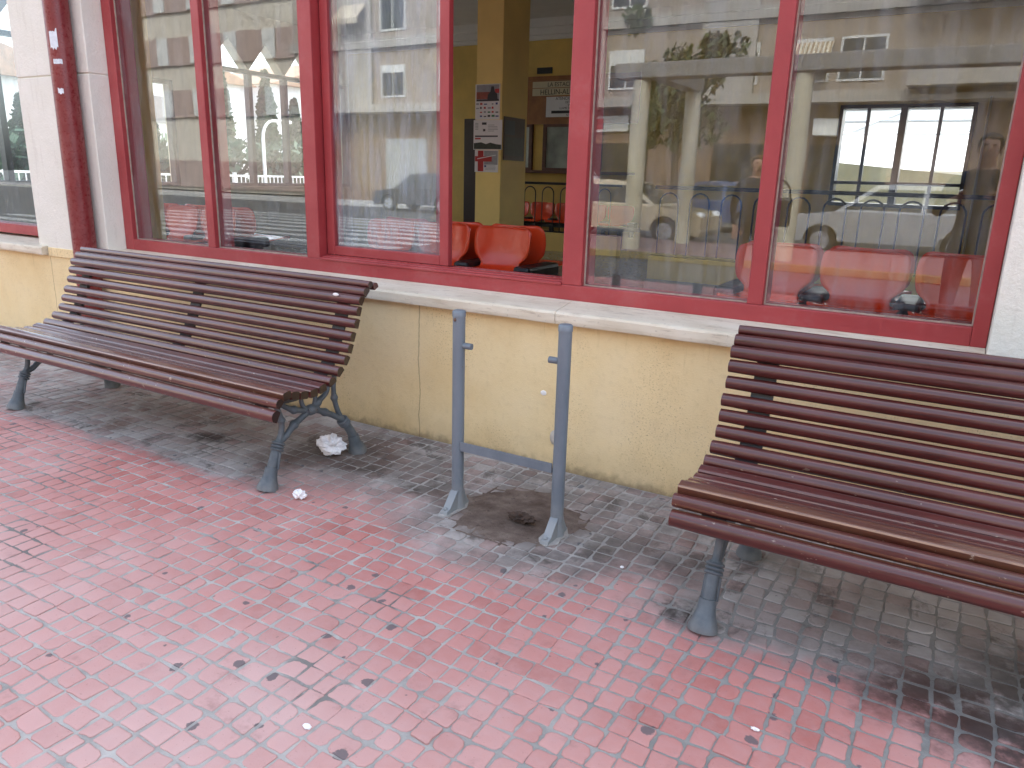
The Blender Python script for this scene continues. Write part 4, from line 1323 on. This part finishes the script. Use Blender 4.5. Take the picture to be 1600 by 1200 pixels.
# ------------------------------------------------------------------ beyond the glazed side wall
def leaf_mass(m, n, place, size, R):
    for _ in range(n):
        c = place(R)
        a = Vector((R.gauss(0, 1), R.gauss(0, 1), R.gauss(0, 1))).normalized()
        b = a.orthogonal().normalized(); d = a.cross(b)
        s = size * R.uniform(0.6, 1.4)
        c = Vector(c)
        m.quad(c - b * s - d * s * 0.5, c + b * s - d * s * 0.5, c + b * s + d * s * 0.5, c - b * s + d * s * 0.5)
def leafmat(name, a, b):
    n = NT(name)
    f = n.noise(2.5, 4)
    n.set(col=n.ramp(f, [(0.35, a), (0.65, b)]), rough=0.7, spec=0.3)
    return n.m
M_CYP = leafmat("cypress_needles", (0.018, 0.045, 0.022), (0.045, 0.090, 0.045))
M_BARK = simple("bark", (0.10, 0.07, 0.05), 0.9, 0.3, 12)
def cypress(x, y, h, r, label, seed):
    t = thing('cypress_tree', label, 'tree', (x, y, -0.14), 0, 'cypress trees beyond the side windows')
    R = random.Random(seed)
    m = MB(); m.tube([(0, 0, 0), (0, 0, h * 0.3), (0.02, 0, h * 0.75)], [0.12, 0.09, 0.03], 8); m.build('trunk', M_BARK, t)
    def place(R):
        z = R.random() ** 0.8
        rr = r * (1 - z) ** 0.7 * (0.55 + 0.45 * min(1, z * 8)) * (0.8 + 0.35 * mnoise.noise((z * 6, seed, 0)))
        a = R.uniform(0, 6.283); q = math.sqrt(R.uniform(0.25, 1))
        return (rr * q * math.cos(a), rr * q * math.sin(a), 0.15 + z * (h - 0.15))
    m = MB(); leaf_mass(m, 2200, place, 0.10, R); m.build('crown', M_CYP, t)
for a in ((-22, 15.0, 4.6, 0.75, 'cypress seen next to the drainpipe side pane edge', 1), (-22, 16.9, 4.75, 0.8, 'tall cypress beside the curved street lamp', 2), (-22, 18.2, 3.95, 0.7, 'shorter cypress right of the street lamp', 3),
          (-22, 21.2, 4.85, 0.9, 'cypress seen through the sliding sash', 4), (-22, 8.6, 3.2, 0.8, 'cypress seen through the pane beyond the drainpipe', 5), (-23, 13.0, 2.9, 0.9, 'bushy low cypress beside the white wall outside', 6), (-23, 6.0, 3.3, 0.8, 'cypress far along the fence', 7), (-23, 19.6, 3.0, 0.9, 'low cypress between two taller ones', 8), (-23, 10.8, 2.7, 0.9, 'low bushy cypress outside', 9)):
    cypress(*a)
# hedge behind the fence
m = MB(); R = random.Random(3)
leaf_mass(m, 5200, lambda R: (-20.6 + R.gauss(0, 0.35), R.uniform(0, 27), R.uniform(-0.1, 1.0) ** 1 * 2.1 + 0.1 + 0.35 * mnoise.noise((R.random(), 3, 1))), 0.13, R)
tag(m.build('hedge', leafmat("hedge_leaves", (0.020, 0.052, 0.032), (0.05, 0.105, 0.065))), 'dense green hedge behind the white fence', 'hedge')
# white road fence on a low white wall
t = thing('fence', 'white metal fence along the street beyond the side windows', 'fence', (-18.0, 0, -0.14))
m = MB(); m.box(-0.02, 0.02, 0, 30, 1.25, 1.30); m.box(-0.02, 0.02, 0, 30, 0.78, 0.82)
for k in range(11):
    m.box(-0.04, 0.04, k * 3 - 0.04, k * 3 + 0.04, 0.0, 1.36)
M_FENCE = simple("white_fence_paint", (0.80, 0.80, 0.80), 0.5, 0.04, 5)
m.build('rail', M_FENCE, t)
m = MB()
for k in range(200):
    m.box(-0.01, 0.01, k * 0.15 + 0.07, k * 0.15 + 0.09, 0.82, 1.25)
m.build('bars', M_FENCE, t)
m = MB(); m.box(-18.35, -18.12, 0, 30, -0.14, 0.62)
tag(m.build('garden_wall', M_PLASTER), 'low white garden wall below the white fence', 'wall')
t = thing('street_lamp', 'curved white street lamp among the cypresses', 'street lamp', (-19.4, 14.35, -0.14))
m = MB(); m.tube([(0, 0, 0), (0, 0, 2.4)] + [(0, 0.45 - 0.45 * math.cos(q), 2.4 + 0.55 * math.sin(q)) for q in (0.3, 0.6, 0.9, 1.2, 1.5)] + [(0, 0.8, 2.96)], [0.06, 0.05, 0.045, 0.045, 0.045, 0.04, 0.04, 0.04], 8); m.build('pole', M_FENCE, t)
m = MB(); m.box(-0.1, 0.1, 0.75, 1.15, 2.90, 3.0, b=0.03); m.build('lamp_head', M_FENCE, t)
M_ROOF = simple("clay_roof", (0.33, 0.20, 0.13), 0.85, 0.2, 3)
M_HOUSE = simple("white_house_wall", (0.78, 0.77, 0.75), 0.85, 0.05, 1)
def house(x0, x1, y0, y1, h, label, wins):
    t = thing('white_house', label, 'house', (0, 0, -0.14), 0, 'white houses beyond the cypresses')
    m = MB(); m.box(x0, x1, y0, y1, 0, h); m.build('wall', M_HOUSE, t)
    ym = (y0 + y1) / 2
    m = MB(); m.prism([(y0 - 0.3, h), (y1 + 0.3, h), (ym, h + (y1 - y0) * 0.16)], 'x', x0 - 0.3, x1 + 0.3); m.build('roof', M_ROOF, t)
    for y, z in wins:
        m = MB(); m.box(x1, x1 + 0.05, y - 0.35, y + 0.35, z, z + 1.1); m.build('window', simple("grey_shutter", (0.30, 0.29, 0.28), 0.6, 0.1, 10), t)
house(-38, -31, 17, 24, 5.3, 'white house with a low roof behind the street lamp', [(19, 3.3), (21.5, 3.3)])
house(-38, -31, 25.5, 36, 5.6, 'white house with a grey shutter right of the cypresses', [(28, 3.4), (32, 3.4)])
house(-36, -30, 9, 15.5, 4.4, 'white house with a clay roof seen through the narrow side window', [(11, 2.6), (13.5, 2.6)])

# behind the back window: a white lean-to roof and a grey panelled roof above it
t = thing('shed', 'bright white lean-to shed roof outside the dark framed back window', 'shed', (0, 0, 0))
m = MB(); m.prism([(12.6, 1.50), (18.6, 2.42), (18.6, 2.56), (12.6, 1.62)], 'x', -9.0, 3.5); m.build('roof', M_HOUSE, t)
m = MB(); m.prism([(18.7, 2.40), (24.5, 3.75), (24.5, 3.90), (18.7, 2.52)], 'x', -9.0, 3.5); up_ = m.build('roof', simple("grey_roof_panel", (0.055, 0.070, 0.080), 0.6, 0.15, 2), t)
for p, q in (((-8.9, 18.9, 2.58), (3.4, 18.9, 2.58)), ((-8.9, 20.9, 3.05), (3.4, 20.9, 3.05)), ((-8.9, 22.9, 3.53), (3.4, 22.9, 3.53)), ((-3.2, 18.9, 2.58), (-1.6, 24.3, 3.87)), ((-0.6, 18.9, 2.58), (1.4, 24.3, 3.87))):
    m = MB(); m.tube([p, q], 0.06, 6); m.build('roof_batten', M_HOUSE, up_)
m = MB(); m.box(-9.0, 3.5, 24.3, 24.5, -0.14, 3.74); m.box(-9.0, 3.5, 18.55, 18.7, -0.14, 2.39); m.build('wall', M_CONC, t)
m = MB(); m.prism([(-6.0, -0.14), (2.5, -0.14), (2.5, 1.30), (-6.0, 2.05)], 'y', 11.6, 11.9); tag(m.build('ramp_wall', simple("mossy_concrete", (0.20, 0.225, 0.21), 0.85, 0.15, 3)), 'grey green sloping wall outside the back window', 'wall')

# ------------------------------------------------------------------ the street opposite (seen mirrored in the panes)
AB = thing('apartment_building', 'long tan apartment building opposite the station', 'building', (0, -26, 0))
M_TAN = simple("tan_brick", (0.285, 0.235, 0.195), 0.85, 0.12, 1.2)
M_TAN2 = simple("grey_tan_render", (0.33, 0.30, 0.265), 0.85, 0.08, 1.2)
M_BROWN = simple("brown_shopfront", (0.17, 0.11, 0.075), 0.7, 0.2, 2)
M_CARG = simple("dark_window_glass", (0.03, 0.035, 0.04), 0.08, 0.3, 3)
M_SHUT = simple("pale_shutter", (0.56, 0.55, 0.52), 0.7, 0.06, 3)
m = MB(); m.box(-30, 22, -10, 0, 0, 4.0); m.build('ground_floor', M_BROWN, AB)
m = MB(); m.box(-30, 22, -10, 0.25, 4.0, 13.0); m.build('wall', M_TAN, AB)
m = MB()
for z in (4.0, 6.85, 9.7, 12.5):
    m.box(-30.1, 22.1, 0.25, 0.45, z, z + 0.42)
m.build('floor_band', M_TAN2, AB)
m = MB()
for x0 in (-27, -15.2, -9.4, 3.0, 12.5):
    m.box(x0, x0 + 2.0, 0.25, 0.40, 4.42, 12.5)
m.build('pier', M_TAN2, AB)
R = random.Random(21)
for fl in range(3):
    z = 4.75 + fl * 2.85
    for k, x in enumerate([-26.0, -23.8, -20.5, -17.5, -12.3, -8.0, -5.6, -3.9, 1.6, 6.0, 9.5, 15.5, 19]):
        m = MB(); hw = 0.72
        m.box(x - hw, x + hw, 0.251, 0.30, z - 0.05, z + 1.35)
        f = m.build('window', M_SHUT, AB)
        m = MB(); sh = R.choice((0.0, 0.25, 0.45))
        m.box(x - hw + 0.08, x - 0.03, 0.30, 0.312, z + 0.03, z + 1.27 - sh); m.box(x + 0.03, x + hw - 0.08, 0.30, 0.312, z + 0.03, z + 1.27 - sh)
        m.build('pane', M_CARG, f)
M_AWN = NT("striped_awning")
xx, yy_, zz_ = M_AWN.xyz()
M_AWN.set(col=M_AWN.mix(M_AWN.ss(M_AWN.math('SINE', M_AWN.math('MULTIPLY', xx, 42)), -0.1, 0.1), (0.55, 0.50, 0.40), (0.30, 0.22, 0.15)), rough=0.8)
M_AWN = M_AWN.m
for x, z in ((-5.6, 5.95), (-26, 8.8), (6.0, 8.8)):
    m = MB(); m.prism([(0.31, z), (0.33, z + 0.03), (1.05, z - 0.72), (1.03, z - 0.95), (1.0, z - 0.74)], 'x', x - 0.75, x + 0.75); m.build('awning', M_AWN, AB)
m = MB()
for x, z in ((-0.6, 4.5), (-0.6, 7.35), (10.5, 4.5)):
    m.box(x - 1.8, x + 1.8, 0.45, 1.5, z - 0.1, z); m.box(x - 1.8, x + 1.8, 1.42, 1.5, z, z + 0.95)
m.build('balcony', M_TAN2, AB)
m = MB()
for x in (-23.3, -18, 2.5, 8):
    m.box(x - 1.2, x + 1.2, 0.0, 0.04, 0.05, 2.9)
m.build('roller_shutter', simple("grey_roller", (0.30, 0.30, 0.30), 0.5, 0.1, 8), AB)
m = MB()
for x in (-12.6, -7.4, -4.0):
    m.box(x - 1.3, x + 1.3, 0.0, 0.04, 0.2, 2.7)
m.build('shop_window', M_CARG, AB)
m = MB(); m.box(-14.2, -9.3, 0.0, 0.12, 3.15, 3.75, 0); m.box(-13.9, -13.2, 0.12, 0.13, 3.25, 3.65, 1); m.ball((-11.8, 0.13, 3.45), 0.14, 2, (1, 0.1, 1)); 
m.build('shop_fascia', [M_PLASTER, INKS[2], INKS[1]], AB)
m = MB(); m.tube([(-10.3 + 0.22 * math.cos(q), 0.14, 3.45 + 0.22 * math.sin(q)) for q in [0.7 + 4.9 * k / 14 for k in range(15)]], 0.05, 6); m.build('fascia_letter', INKS[2], AB)
m = MB(); m.box(-5.2, -4.4, 0.0, 0.35, 2.98, 3.55, b=0.03); m.build('air_conditioner', M_PLASTER, AB)
m = MB(); m.box(-30, 22, 0.0, 0.9, 4.02, 4.2); m.build('canopy_slab', M_TAN2, AB)
A2 = thing('corner_building', 'cream corner building with red brown bands down the street', 'building', (-41, -28, 0))
m = MB(); m.box(-16, 9.5, -10, 0, 0, 16); m.build('wall', simple("cream_render_b", (0.52, 0.465, 0.385), 0.85, 0.08, 1), A2)
m = MB()
for z in (0.2, 4.2, 7.1, 10.0):
    m.box(-16.1, 9.6, 0, 0.15, z, z + 1.55)
m.build('brick_band', simple("red_brown_brick", (0.34, 0.25, 0.215), 0.85, 0.12, 2), A2)
for z in (4.25, 7.15, 10.05):
    for x in (-14, -11, -8, -5, -2, 1, 4, 7):
        m = MB(); m.box(x - 0.5, x + 0.5, 0.15, 0.2, z, z + 1.5); m.build('window', M_SHUT, A2)

def car(name, label, loc, rz, paint, L=4.2, H=1.46, W=1.75, kind='hatch', hood=0.24):
    t = thing(name, label, 'car', loc, rz, 'cars parked across the street')
    h = L / 2
    wb = h * 0.62
    belt = H * 0.60
    def arch(cx):
        return [(cx + 0.36 * math.cos(q), 0.30 + 0.36 * math.sin(q)) for q in [math.pi * k / 8 for k in range(9)]]
    lower = [(-h, 0.32), (-h + 0.05, 0.22)] + arch(-wb)[::-1] + arch(wb)[::-1] + [(h - 0.05, 0.22), (h, 0.34), (h - 0.02, belt * 0.75), (h - 0.22, belt * 0.88), (h - L * hood, belt * 1.0), (-h + 0.18, belt * 1.02), (-h + 0.02, belt * 0.92)]
    if kind == 'van':
        lower[-2] = (-h + 0.05, belt * 1.05)
    m = MB(); m.prism(lower, 'y', -W / 2, W / 2)
    # shoulder
    body = m.build('body', paint, t)
    roofA = h - L * hood - 0.75; rearT = -h + (0.10 if kind in ('van',) else (0.55 if kind == 'hatch' else 0.95))
    if kind == 'wagon': rearT = -h + 0.35
    cab = [(h - L * hood - 0.02, belt), (roofA, H - 0.05), (roofA - 0.5, H), (rearT + 0.4, H - 0.01), (rearT, H - 0.10), (-h + (0.10 if kind != 'sedan' else 0.55), belt)]
    vs, fs = [], []
    n = len(cab)
    for sgn in (-1, 1):
        for (x, z) in cab:
            inset = 0.04 + 0.16 * (z - belt) / (H - belt)
            vs.append((x, sgn * (W / 2 - inset), z))
    bm = bmesh.new(); bv = [bm.verts.new(v) for v in vs]
    bm.faces.new(bv[:n]); bm.faces.new(bv[n:])
    for i in range(n):
        bm.faces.new((bv[i], bv[(i + 1) % n], bv[n + (i + 1) % n], bv[n + i]))
    bmesh.ops.recalc_face_normals(bm, faces=bm.faces[:])
    m = MB(); m.bm(bm, 0); m.build('cabin', paint, t)
    m = MB()
    for sgn in (-1, 1):
        def S(x, z):
            inset = 0.04 + 0.16 * (z - belt) / (H - belt)
            return (x, sgn * (W / 2 - inset + 0.004), z)
        zt = H - 0.12; zb = belt + 0.05
        xf0 = h - L * hood - 0.20; xf1 = roofA - 0.08; xm = (roofA + rearT) / 2
        m.quad(S(xf0, zb), S(xf1, zt), S(xm + 0.05, zt), S(xm + 0.05, zb))
        if kind != 'van':
            m.quad(S(xm - 0.05, zb), S(xm - 0.05, zt), S(rearT + 0.25, zt), S(-h + 0.45, zb))
    a, b = cab[0], cab[1]
    def F(p, q, u, v):
        x = p[0] + (q[0] - p[0]) * u; z = p[1] + (q[1] - p[1]) * u
        inset = 0.04 + 0.16 * (z - belt) / (H - belt)
        return (x + 0.004 * (1 if q[0] < p[0] else -1), v * (W / 2 - inset - 0.06), z + 0.004)
    m.quad(F(a, b, .08, -1), F(a, b, .08, 1), F(a, b, .94, 1), F(a, b, .94, -1))
    a, b = cab[5], cab[4]
    m.quad(F(a, b, .12, -1), F(a, b, .12, 1), F(a, b, .9, 1), F(a, b, .9, -1))
    m.build('window_glass', M_CARG, t)
    for wx in (-wb, wb):
        for sgn in (-1, 1):
            m = MB(); m.tube([(wx, sgn * (W / 2 - 0.20), 0.30), (wx, sgn * (W / 2 - 0.01), 0.30)], 0.31, 24); wh = m.build('wheel', M_BLACKPLASTIC, t)
            m = MB(); m.tube([(wx, sgn * (W / 2 - 0.02), 0.30), (wx, sgn * (W / 2), 0.30)], 0.20, 20)
            for k in range(5):
                q = k * 1.2566
                m.box(wx - 0.01, wx + 0.01, sgn * (W / 2) - 0.004, sgn * (W / 2) + 0.004, 0.3, 0.31) if False else None
            m.build('rim', simple("alloy_rim", (0.50, 0.51, 0.53), 0.3, 0.2, 10, metal=0.7), wh)
    for sgn in (-1, 1):
        m = MB(); m.ball((h - 0.12, sgn * (W / 2 - 0.25), belt * 0.78), 0.14, sc=(0.9, 1.2, 0.7)); m.build('headlight', simple("lamp_glass", (0.7, 0.72, 0.74), 0.1, 0.05, 5), t)
    return t
def paint(name, col):
    return simple(name, col, 0.25, 0.05, 2, coat=0.6)
car('parked_car', 'beige estate car parked across the street', (-7.6, -15.0, -0.125), 0, paint("beige_paint", (0.48, 0.41, 0.30)), 4.6, 1.45, 1.75, 'wagon')
car('parked_car', 'silver white hatchback parked facing the beige car', (-1.45, -15.3, -0.125), math.pi, paint("silver_paint", (0.36, 0.37, 0.39)), 4.2, 1.52)
car('parked_car', 'blue hatchback parked further across the street', (-7.0, -20.6, -0.125), math.pi, paint("blue_paint", (0.05, 0.09, 0.20)), 4.0, 1.5)
car('parked_car', 'dark hatchback parked far down the street', (-18.6, -21.4, -0.125), math.pi, paint("dark_paint", (0.03, 0.034, 0.045)), 4.2, 1.48)
car('delivery_van', 'white delivery van parked beside the shop', (-13.2, -21.2, -0.125), 0, paint("white_paint", (0.72, 0.72, 0.72)), 5.0, 2.45, 1.95, 'van', 0.16)
t = thing('pergola', 'cream round columns carrying a concrete beam on the traffic island', 'pergola', (0, -11.0, 0))
for x in (-5.72, -2.80, 0.6, 4.0):
    m = MB(); m.tube([(x, 0, 0), (x, 0, 3.15)], 0.165, 24); m.build('column', M_CREAMCOL, t)
m = MB(); m.tube([(-5.45, -2.3, 0), (-5.45, -2.3, 3.15)], 0.165, 24); m.build('column', M_CREAMCOL, t)
M_BEAM = simple('weathered_beam', (0.21, 0.20, 0.19), 0.85, 0.12, 3)
m = MB(); m.box(-6.2, 4.5, -0.2, 0.2, 3.15, 3.42, b=0.02); m.build('beam', M_BEAM, t)
m = MB(); m.box(-5.6, -5.3, -2.5, -0.2, 3.151, 3.419, b=0.02); m.build('beam', M_BEAM, t)
# street tree across the road
t = thing('street_tree', 'leafy street tree in front of the apartment building', 'tree', (-7.8, -19.2, -0.12))
R = random.Random(9)
m = MB(); m.tube([(0, 0, 0), (0.05, 0, 1.2), (0.0, 0.05, 2.4), (0.1, 0, 3.4)], [0.14, 0.11, 0.09, 0.05], 10)
for k in range(7):
    a = k * 0.9; m.tube([(0, 0, 2.0 + k * 0.15), (0.5 * math.cos(a), 0.5 * math.sin(a), 2.8 + k * 0.2), (1.1 * math.cos(a), 1.1 * math.sin(a), 3.5 + k * 0.25)], [0.05, 0.035, 0.015], 6)
m.build('trunk', M_BARK, t)
clumps = [(R.gauss(0, 0.85), R.gauss(0, 0.85), R.uniform(2.6, 5.4), R.uniform(0.35, 0.7)) for _ in range(26)]
def place(R):
    c = R.choice(clumps)
    d = Vector((R.gauss(0, 1), R.gauss(0, 1), R.gauss(0, 1))).normalized() * c[3] * R.random() ** 0.4
    return (c[0] + d.x, c[1] + d.y, c[2] + d.z)
m = MB(); leaf_mass(m, 4200, place, 0.075, R); m.build('crown', leafmat("tree_leaves", (0.030, 0.048, 0.018), (0.085, 0.11, 0.04)), t)

# ------------------------------------------------------------------ people (seen mirrored in the glass)
M_SKIN = simple("skin", (0.50, 0.29, 0.20), 0.55, 0.06, 20)
M_JACKET = simple("navy_jacket", (0.018, 0.022, 0.034), 0.8, 0.25, 18)
M_TROUS = simple("dark_trousers", (0.028, 0.034, 0.055), 0.85, 0.2, 18)
M_SHOE = simple("black_shoe", (0.012, 0.012, 0.013), 0.5, 0.2, 20)
M_HAIR = simple("brown_hair", (0.11, 0.055, 0.025), 0.6, 0.3, 60)
M_GREYH = simple("dark_hair", (0.035, 0.028, 0.022), 0.6, 0.3, 60)
def person(label, loc, rz, arms, hair, H=1.70, jacket=M_JACKET):
    """one continuous skinned body; faces +Y before rotation"""
    k = H / 1.75
    t = thing('person', label, 'person', loc, rz)
    J = {}
    V, E, RR = [], [], []
    def j(name, p, r, par=None):
        J[name] = len(V)
        V.append(Vector(p) * k); RR.append(r * k if not isinstance(r, tuple) else (r[0] * k, r[1] * k))
        if par is not None:
            E.append((J[par], J[name]))
    j('pelvis', (0, 0, 0.96), (0.16, 0.115))
    j('waist', (0, 0, 1.10), (0.15, 0.105), 'pelvis')
    j('chest', (0, 0.01, 1.29), (0.165, 0.115), 'waist')
    j('collar', (0, -0.005, 1.43), (0.115, 0.085), 'chest')
    j('neck', (0, 0.0, 1.505), 0.055, 'collar')
    j('jaw', (0, 0.025, 1.575), (0.066, 0.075), 'neck')
    j('skull', (0, 0.012, 1.660), (0.076, 0.093), 'jaw')
    j('crown', (0, 0.0, 1.725), (0.058, 0.070), 'skull')
    for s, S in ((-1, 'l'), (1, 'r')):
        j('hip' + S, (s * 0.095, 0, 0.90), 0.095, 'pelvis')
        j('knee' + S, (s * 0.105, 0.015, 0.50), 0.060, 'hip' + S)
        j('ankle' + S, (s * 0.11, -0.015, 0.095), 0.042, 'knee' + S)
        j('ball' + S, (s * 0.12, 0.10, 0.040), 0.042, 'ankle' + S)
        j('toe' + S, (s * 0.125, 0.175, 0.032), 0.030, 'ball' + S)
        sh, el, wr, hd = arms[S]
        j('sh' + S, sh, 0.066, 'collar')
        j('el' + S, el, 0.047, 'sh' + S)
        j('wr' + S, wr, 0.032, 'el' + S)
        d = (Vector(hd) - Vector(wr)).normalized()
        side = Vector((1, 0, 0)) - d * d.x
        if side.length < 0.2: side = Vector((0, 1, 0)) - d * d.y
        side.normalize()
        nrm = d.cross(side)
        j('palm' + S, Vector(wr) + d * 0.055, (0.036, 0.020), 'wr' + S)
        for q, (off, ln) in enumerate(((-0.028, 0.070), (-0.010, 0.080), (0.009, 0.076), (0.027, 0.060))):
            b = Vector(wr) + d * 0.098 + side * off
            j(f'f{q}{S}', b, 0.010, 'palm' + S)
            j(f'g{q}{S}', b + d * ln * 0.5 + nrm * 0.012, 0.009, f'f{q}{S}')
            j(f'h{q}{S}', b + d * ln * 0.8 + nrm * 0.034, 0.008, f'g{q}{S}')
        tb = Vector(wr) + d * 0.045 - side * 0.042 * s
        j('th' + S, tb, 0.012, 'palm' + S)
        j('tt' + S, tb + d * 0.045 - side * 0.018 * s + nrm * 0.018, 0.009, 'th' + S)
    me = bpy.data.meshes.new('body')
    me.from_pydata(V, E, [])
    o = bpy.data.objects.new('body', me)
    COL.objects.link(o)
    md = o.modifiers.new('skin', 'SKIN')
    for i, sv in enumerate(me.skin_vertices[0].data):
        r = RR[i]
        sv.radius = r if isinstance(r, tuple) else (r, r)
        sv.use_root = (i == 0)
    md.use_smooth_shade = True
    o.modifiers.new('sub', 'SUBSURF').levels = 2
    bpy.context.view_layer.update()
    dg = bpy.context.evaluated_depsgraph_get()
    me2 = bpy.data.meshes.new_from_object(o.evaluated_get(dg))
    o.modifiers.clear()
    o.data = me2
    me2.materials.clear()
    for mm in (M_SKIN, jacket, M_TROUS, M_SHOE):
        me2.materials.append(mm)
    wl, wr_ = Vector(arms['l'][2]) * k, Vector(arms['r'][2]) * k
    for p in me2.polygons:
        c = p.center
        hand = min((c - (Vector(arms[S][2]) * k + (Vector(arms[S][3]) - Vector(arms[S][2])).normalized() * 0.09)).length for S in 'lr') < 0.105 * k
        p.material_index = 0 if (c.z > 1.49 * k or hand) and c.z > 0.2 else (1 if c.z > 0.86 * k else (2 if c.z > 0.10 * k else 3))
        if hand: p.material_index = 0
        p.use_smooth = True
    o.parent = t
    # face
    m = MB()
    m.tube([Vector((0, 0.100, 1.668)) * k, Vector((0, 0.118, 1.628)) * k, Vector((0, 0.098, 1.618)) * k], [0.008, 0.015, 0.010], 8)
    for s in (-1, 1):
        m.ball(Vector((s * 0.076, 0.0, 1.635)) * k, 0.024 * k, sc=(0.4, 0.7, 1.2))
    m.build('nose_and_ears', M_SKIN, t)
    m = MB()
    for s in (-1, 1):
        m.ball(Vector((s * 0.032, 0.092, 1.665)) * k, 0.011 * k, sc=(1.3, 0.6, 0.7))
    m.box(-0.024 * k, 0.024 * k, 0.090 * k, 0.101 * k, 1.580 * k, 1.587 * k)
    m.build('eyes_and_mouth', simple("dark_features", (0.06, 0.03, 0.025), 0.5, 0.2, 30), t)
    bm = bmesh.new(); bmesh.ops.create_icosphere(bm, subdivisions=4, radius=1)
    dele = []
    for v in bm.verts:
        d = v.co.copy()
        if d.y > 0.35 and d.z < 0.45:
            dele.append(v)
        n_ = 1 + 0.05 * mnoise.noise(d * 6)
        v.co = Vector((d.x * 0.088 * n_, d.y * 0.104 * n_ - 0.008, 1.672 + d.z * (0.088 if d.z > 0 else hair[1]) * n_)) * k
    bmesh.ops.delete(bm, geom=dele, context='VERTS')
    bmesh.ops.solidify(bm, geom=bm.faces[:], thickness=0.006)
    m = MB(); m.bm(bm, 0, True); m.build('hair', hair[0], t)
    return t
# the photographer, a step behind the lens with the phone held up
person('photographer in dark jacket holding up a phone', (0.04, -3.50, 0.0), 0.06,
       {'l': ((-0.19, 0.0, 1.40), (-0.27, 0.14, 1.16), (-0.175, 0.36, 1.245), (-0.12, 0.385, 1.285)), 'r': ((0.19, 0.0, 1.40), (0.27, 0.14, 1.16), (0.175, 0.36, 1.245), (0.12, 0.385, 1.285))}, (M_GREYH, 0.09), 1.72)
t = thing('mobile_phone', 'black phone held up by the photographer', 'phone', CAM - fw * 0.012)
m = MB(); m.box(-0.075, 0.075, -0.004, 0.004, -0.038, 0.038, b=0.003); bo = m.build('case', M_BLACKPLASTIC, t)
t.rotation_euler = (-PITCH, 0, YAW)
m = MB(); m.box(-0.068, 0.068, -0.0052, -0.0042, -0.033, 0.033); m.build('screen', simple("phone_screen", (0.03, 0.03, 0.035), 0.08, 0.1, 5), t)
t2 = person('woman in a navy coat standing behind the photographer with a shoulder bag', (-2.22, -6.0, -0.0), -0.5,
       {'l': ((-0.19, 0.0, 1.40), (-0.25, -0.01, 1.12), (-0.235, 0.09, 0.90), (-0.23, 0.12, 0.80)), 'r': ((0.19, 0.0, 1.40), (0.25, 0.0, 1.12), (0.20, 0.17, 1.00), (0.10, 0.22, 1.02))}, (M_HAIR, 0.15), 1.63)
t = thing('shoulder_bag', 'black bag hanging from the shoulder of the woman in a navy coat', 'bag', (-1.92, -5.93, 1.02))
m = MB(); m.box(-0.14, 0.14, -0.06, 0.06, -0.17, 0.15, b=0.03); m.build('pouch', M_BLACKPLASTIC, t)
m = MB(); m.tube([(-0.12, 0, 0.14), (-0.08, 0, 0.30), (-0.03, 0, 0.36), (0.03, 0, 0.34), (0.10, 0, 0.26), (0.12, 0, 0.14)], 0.012, 6); m.build('strap', M_BLACKPLASTIC, t)
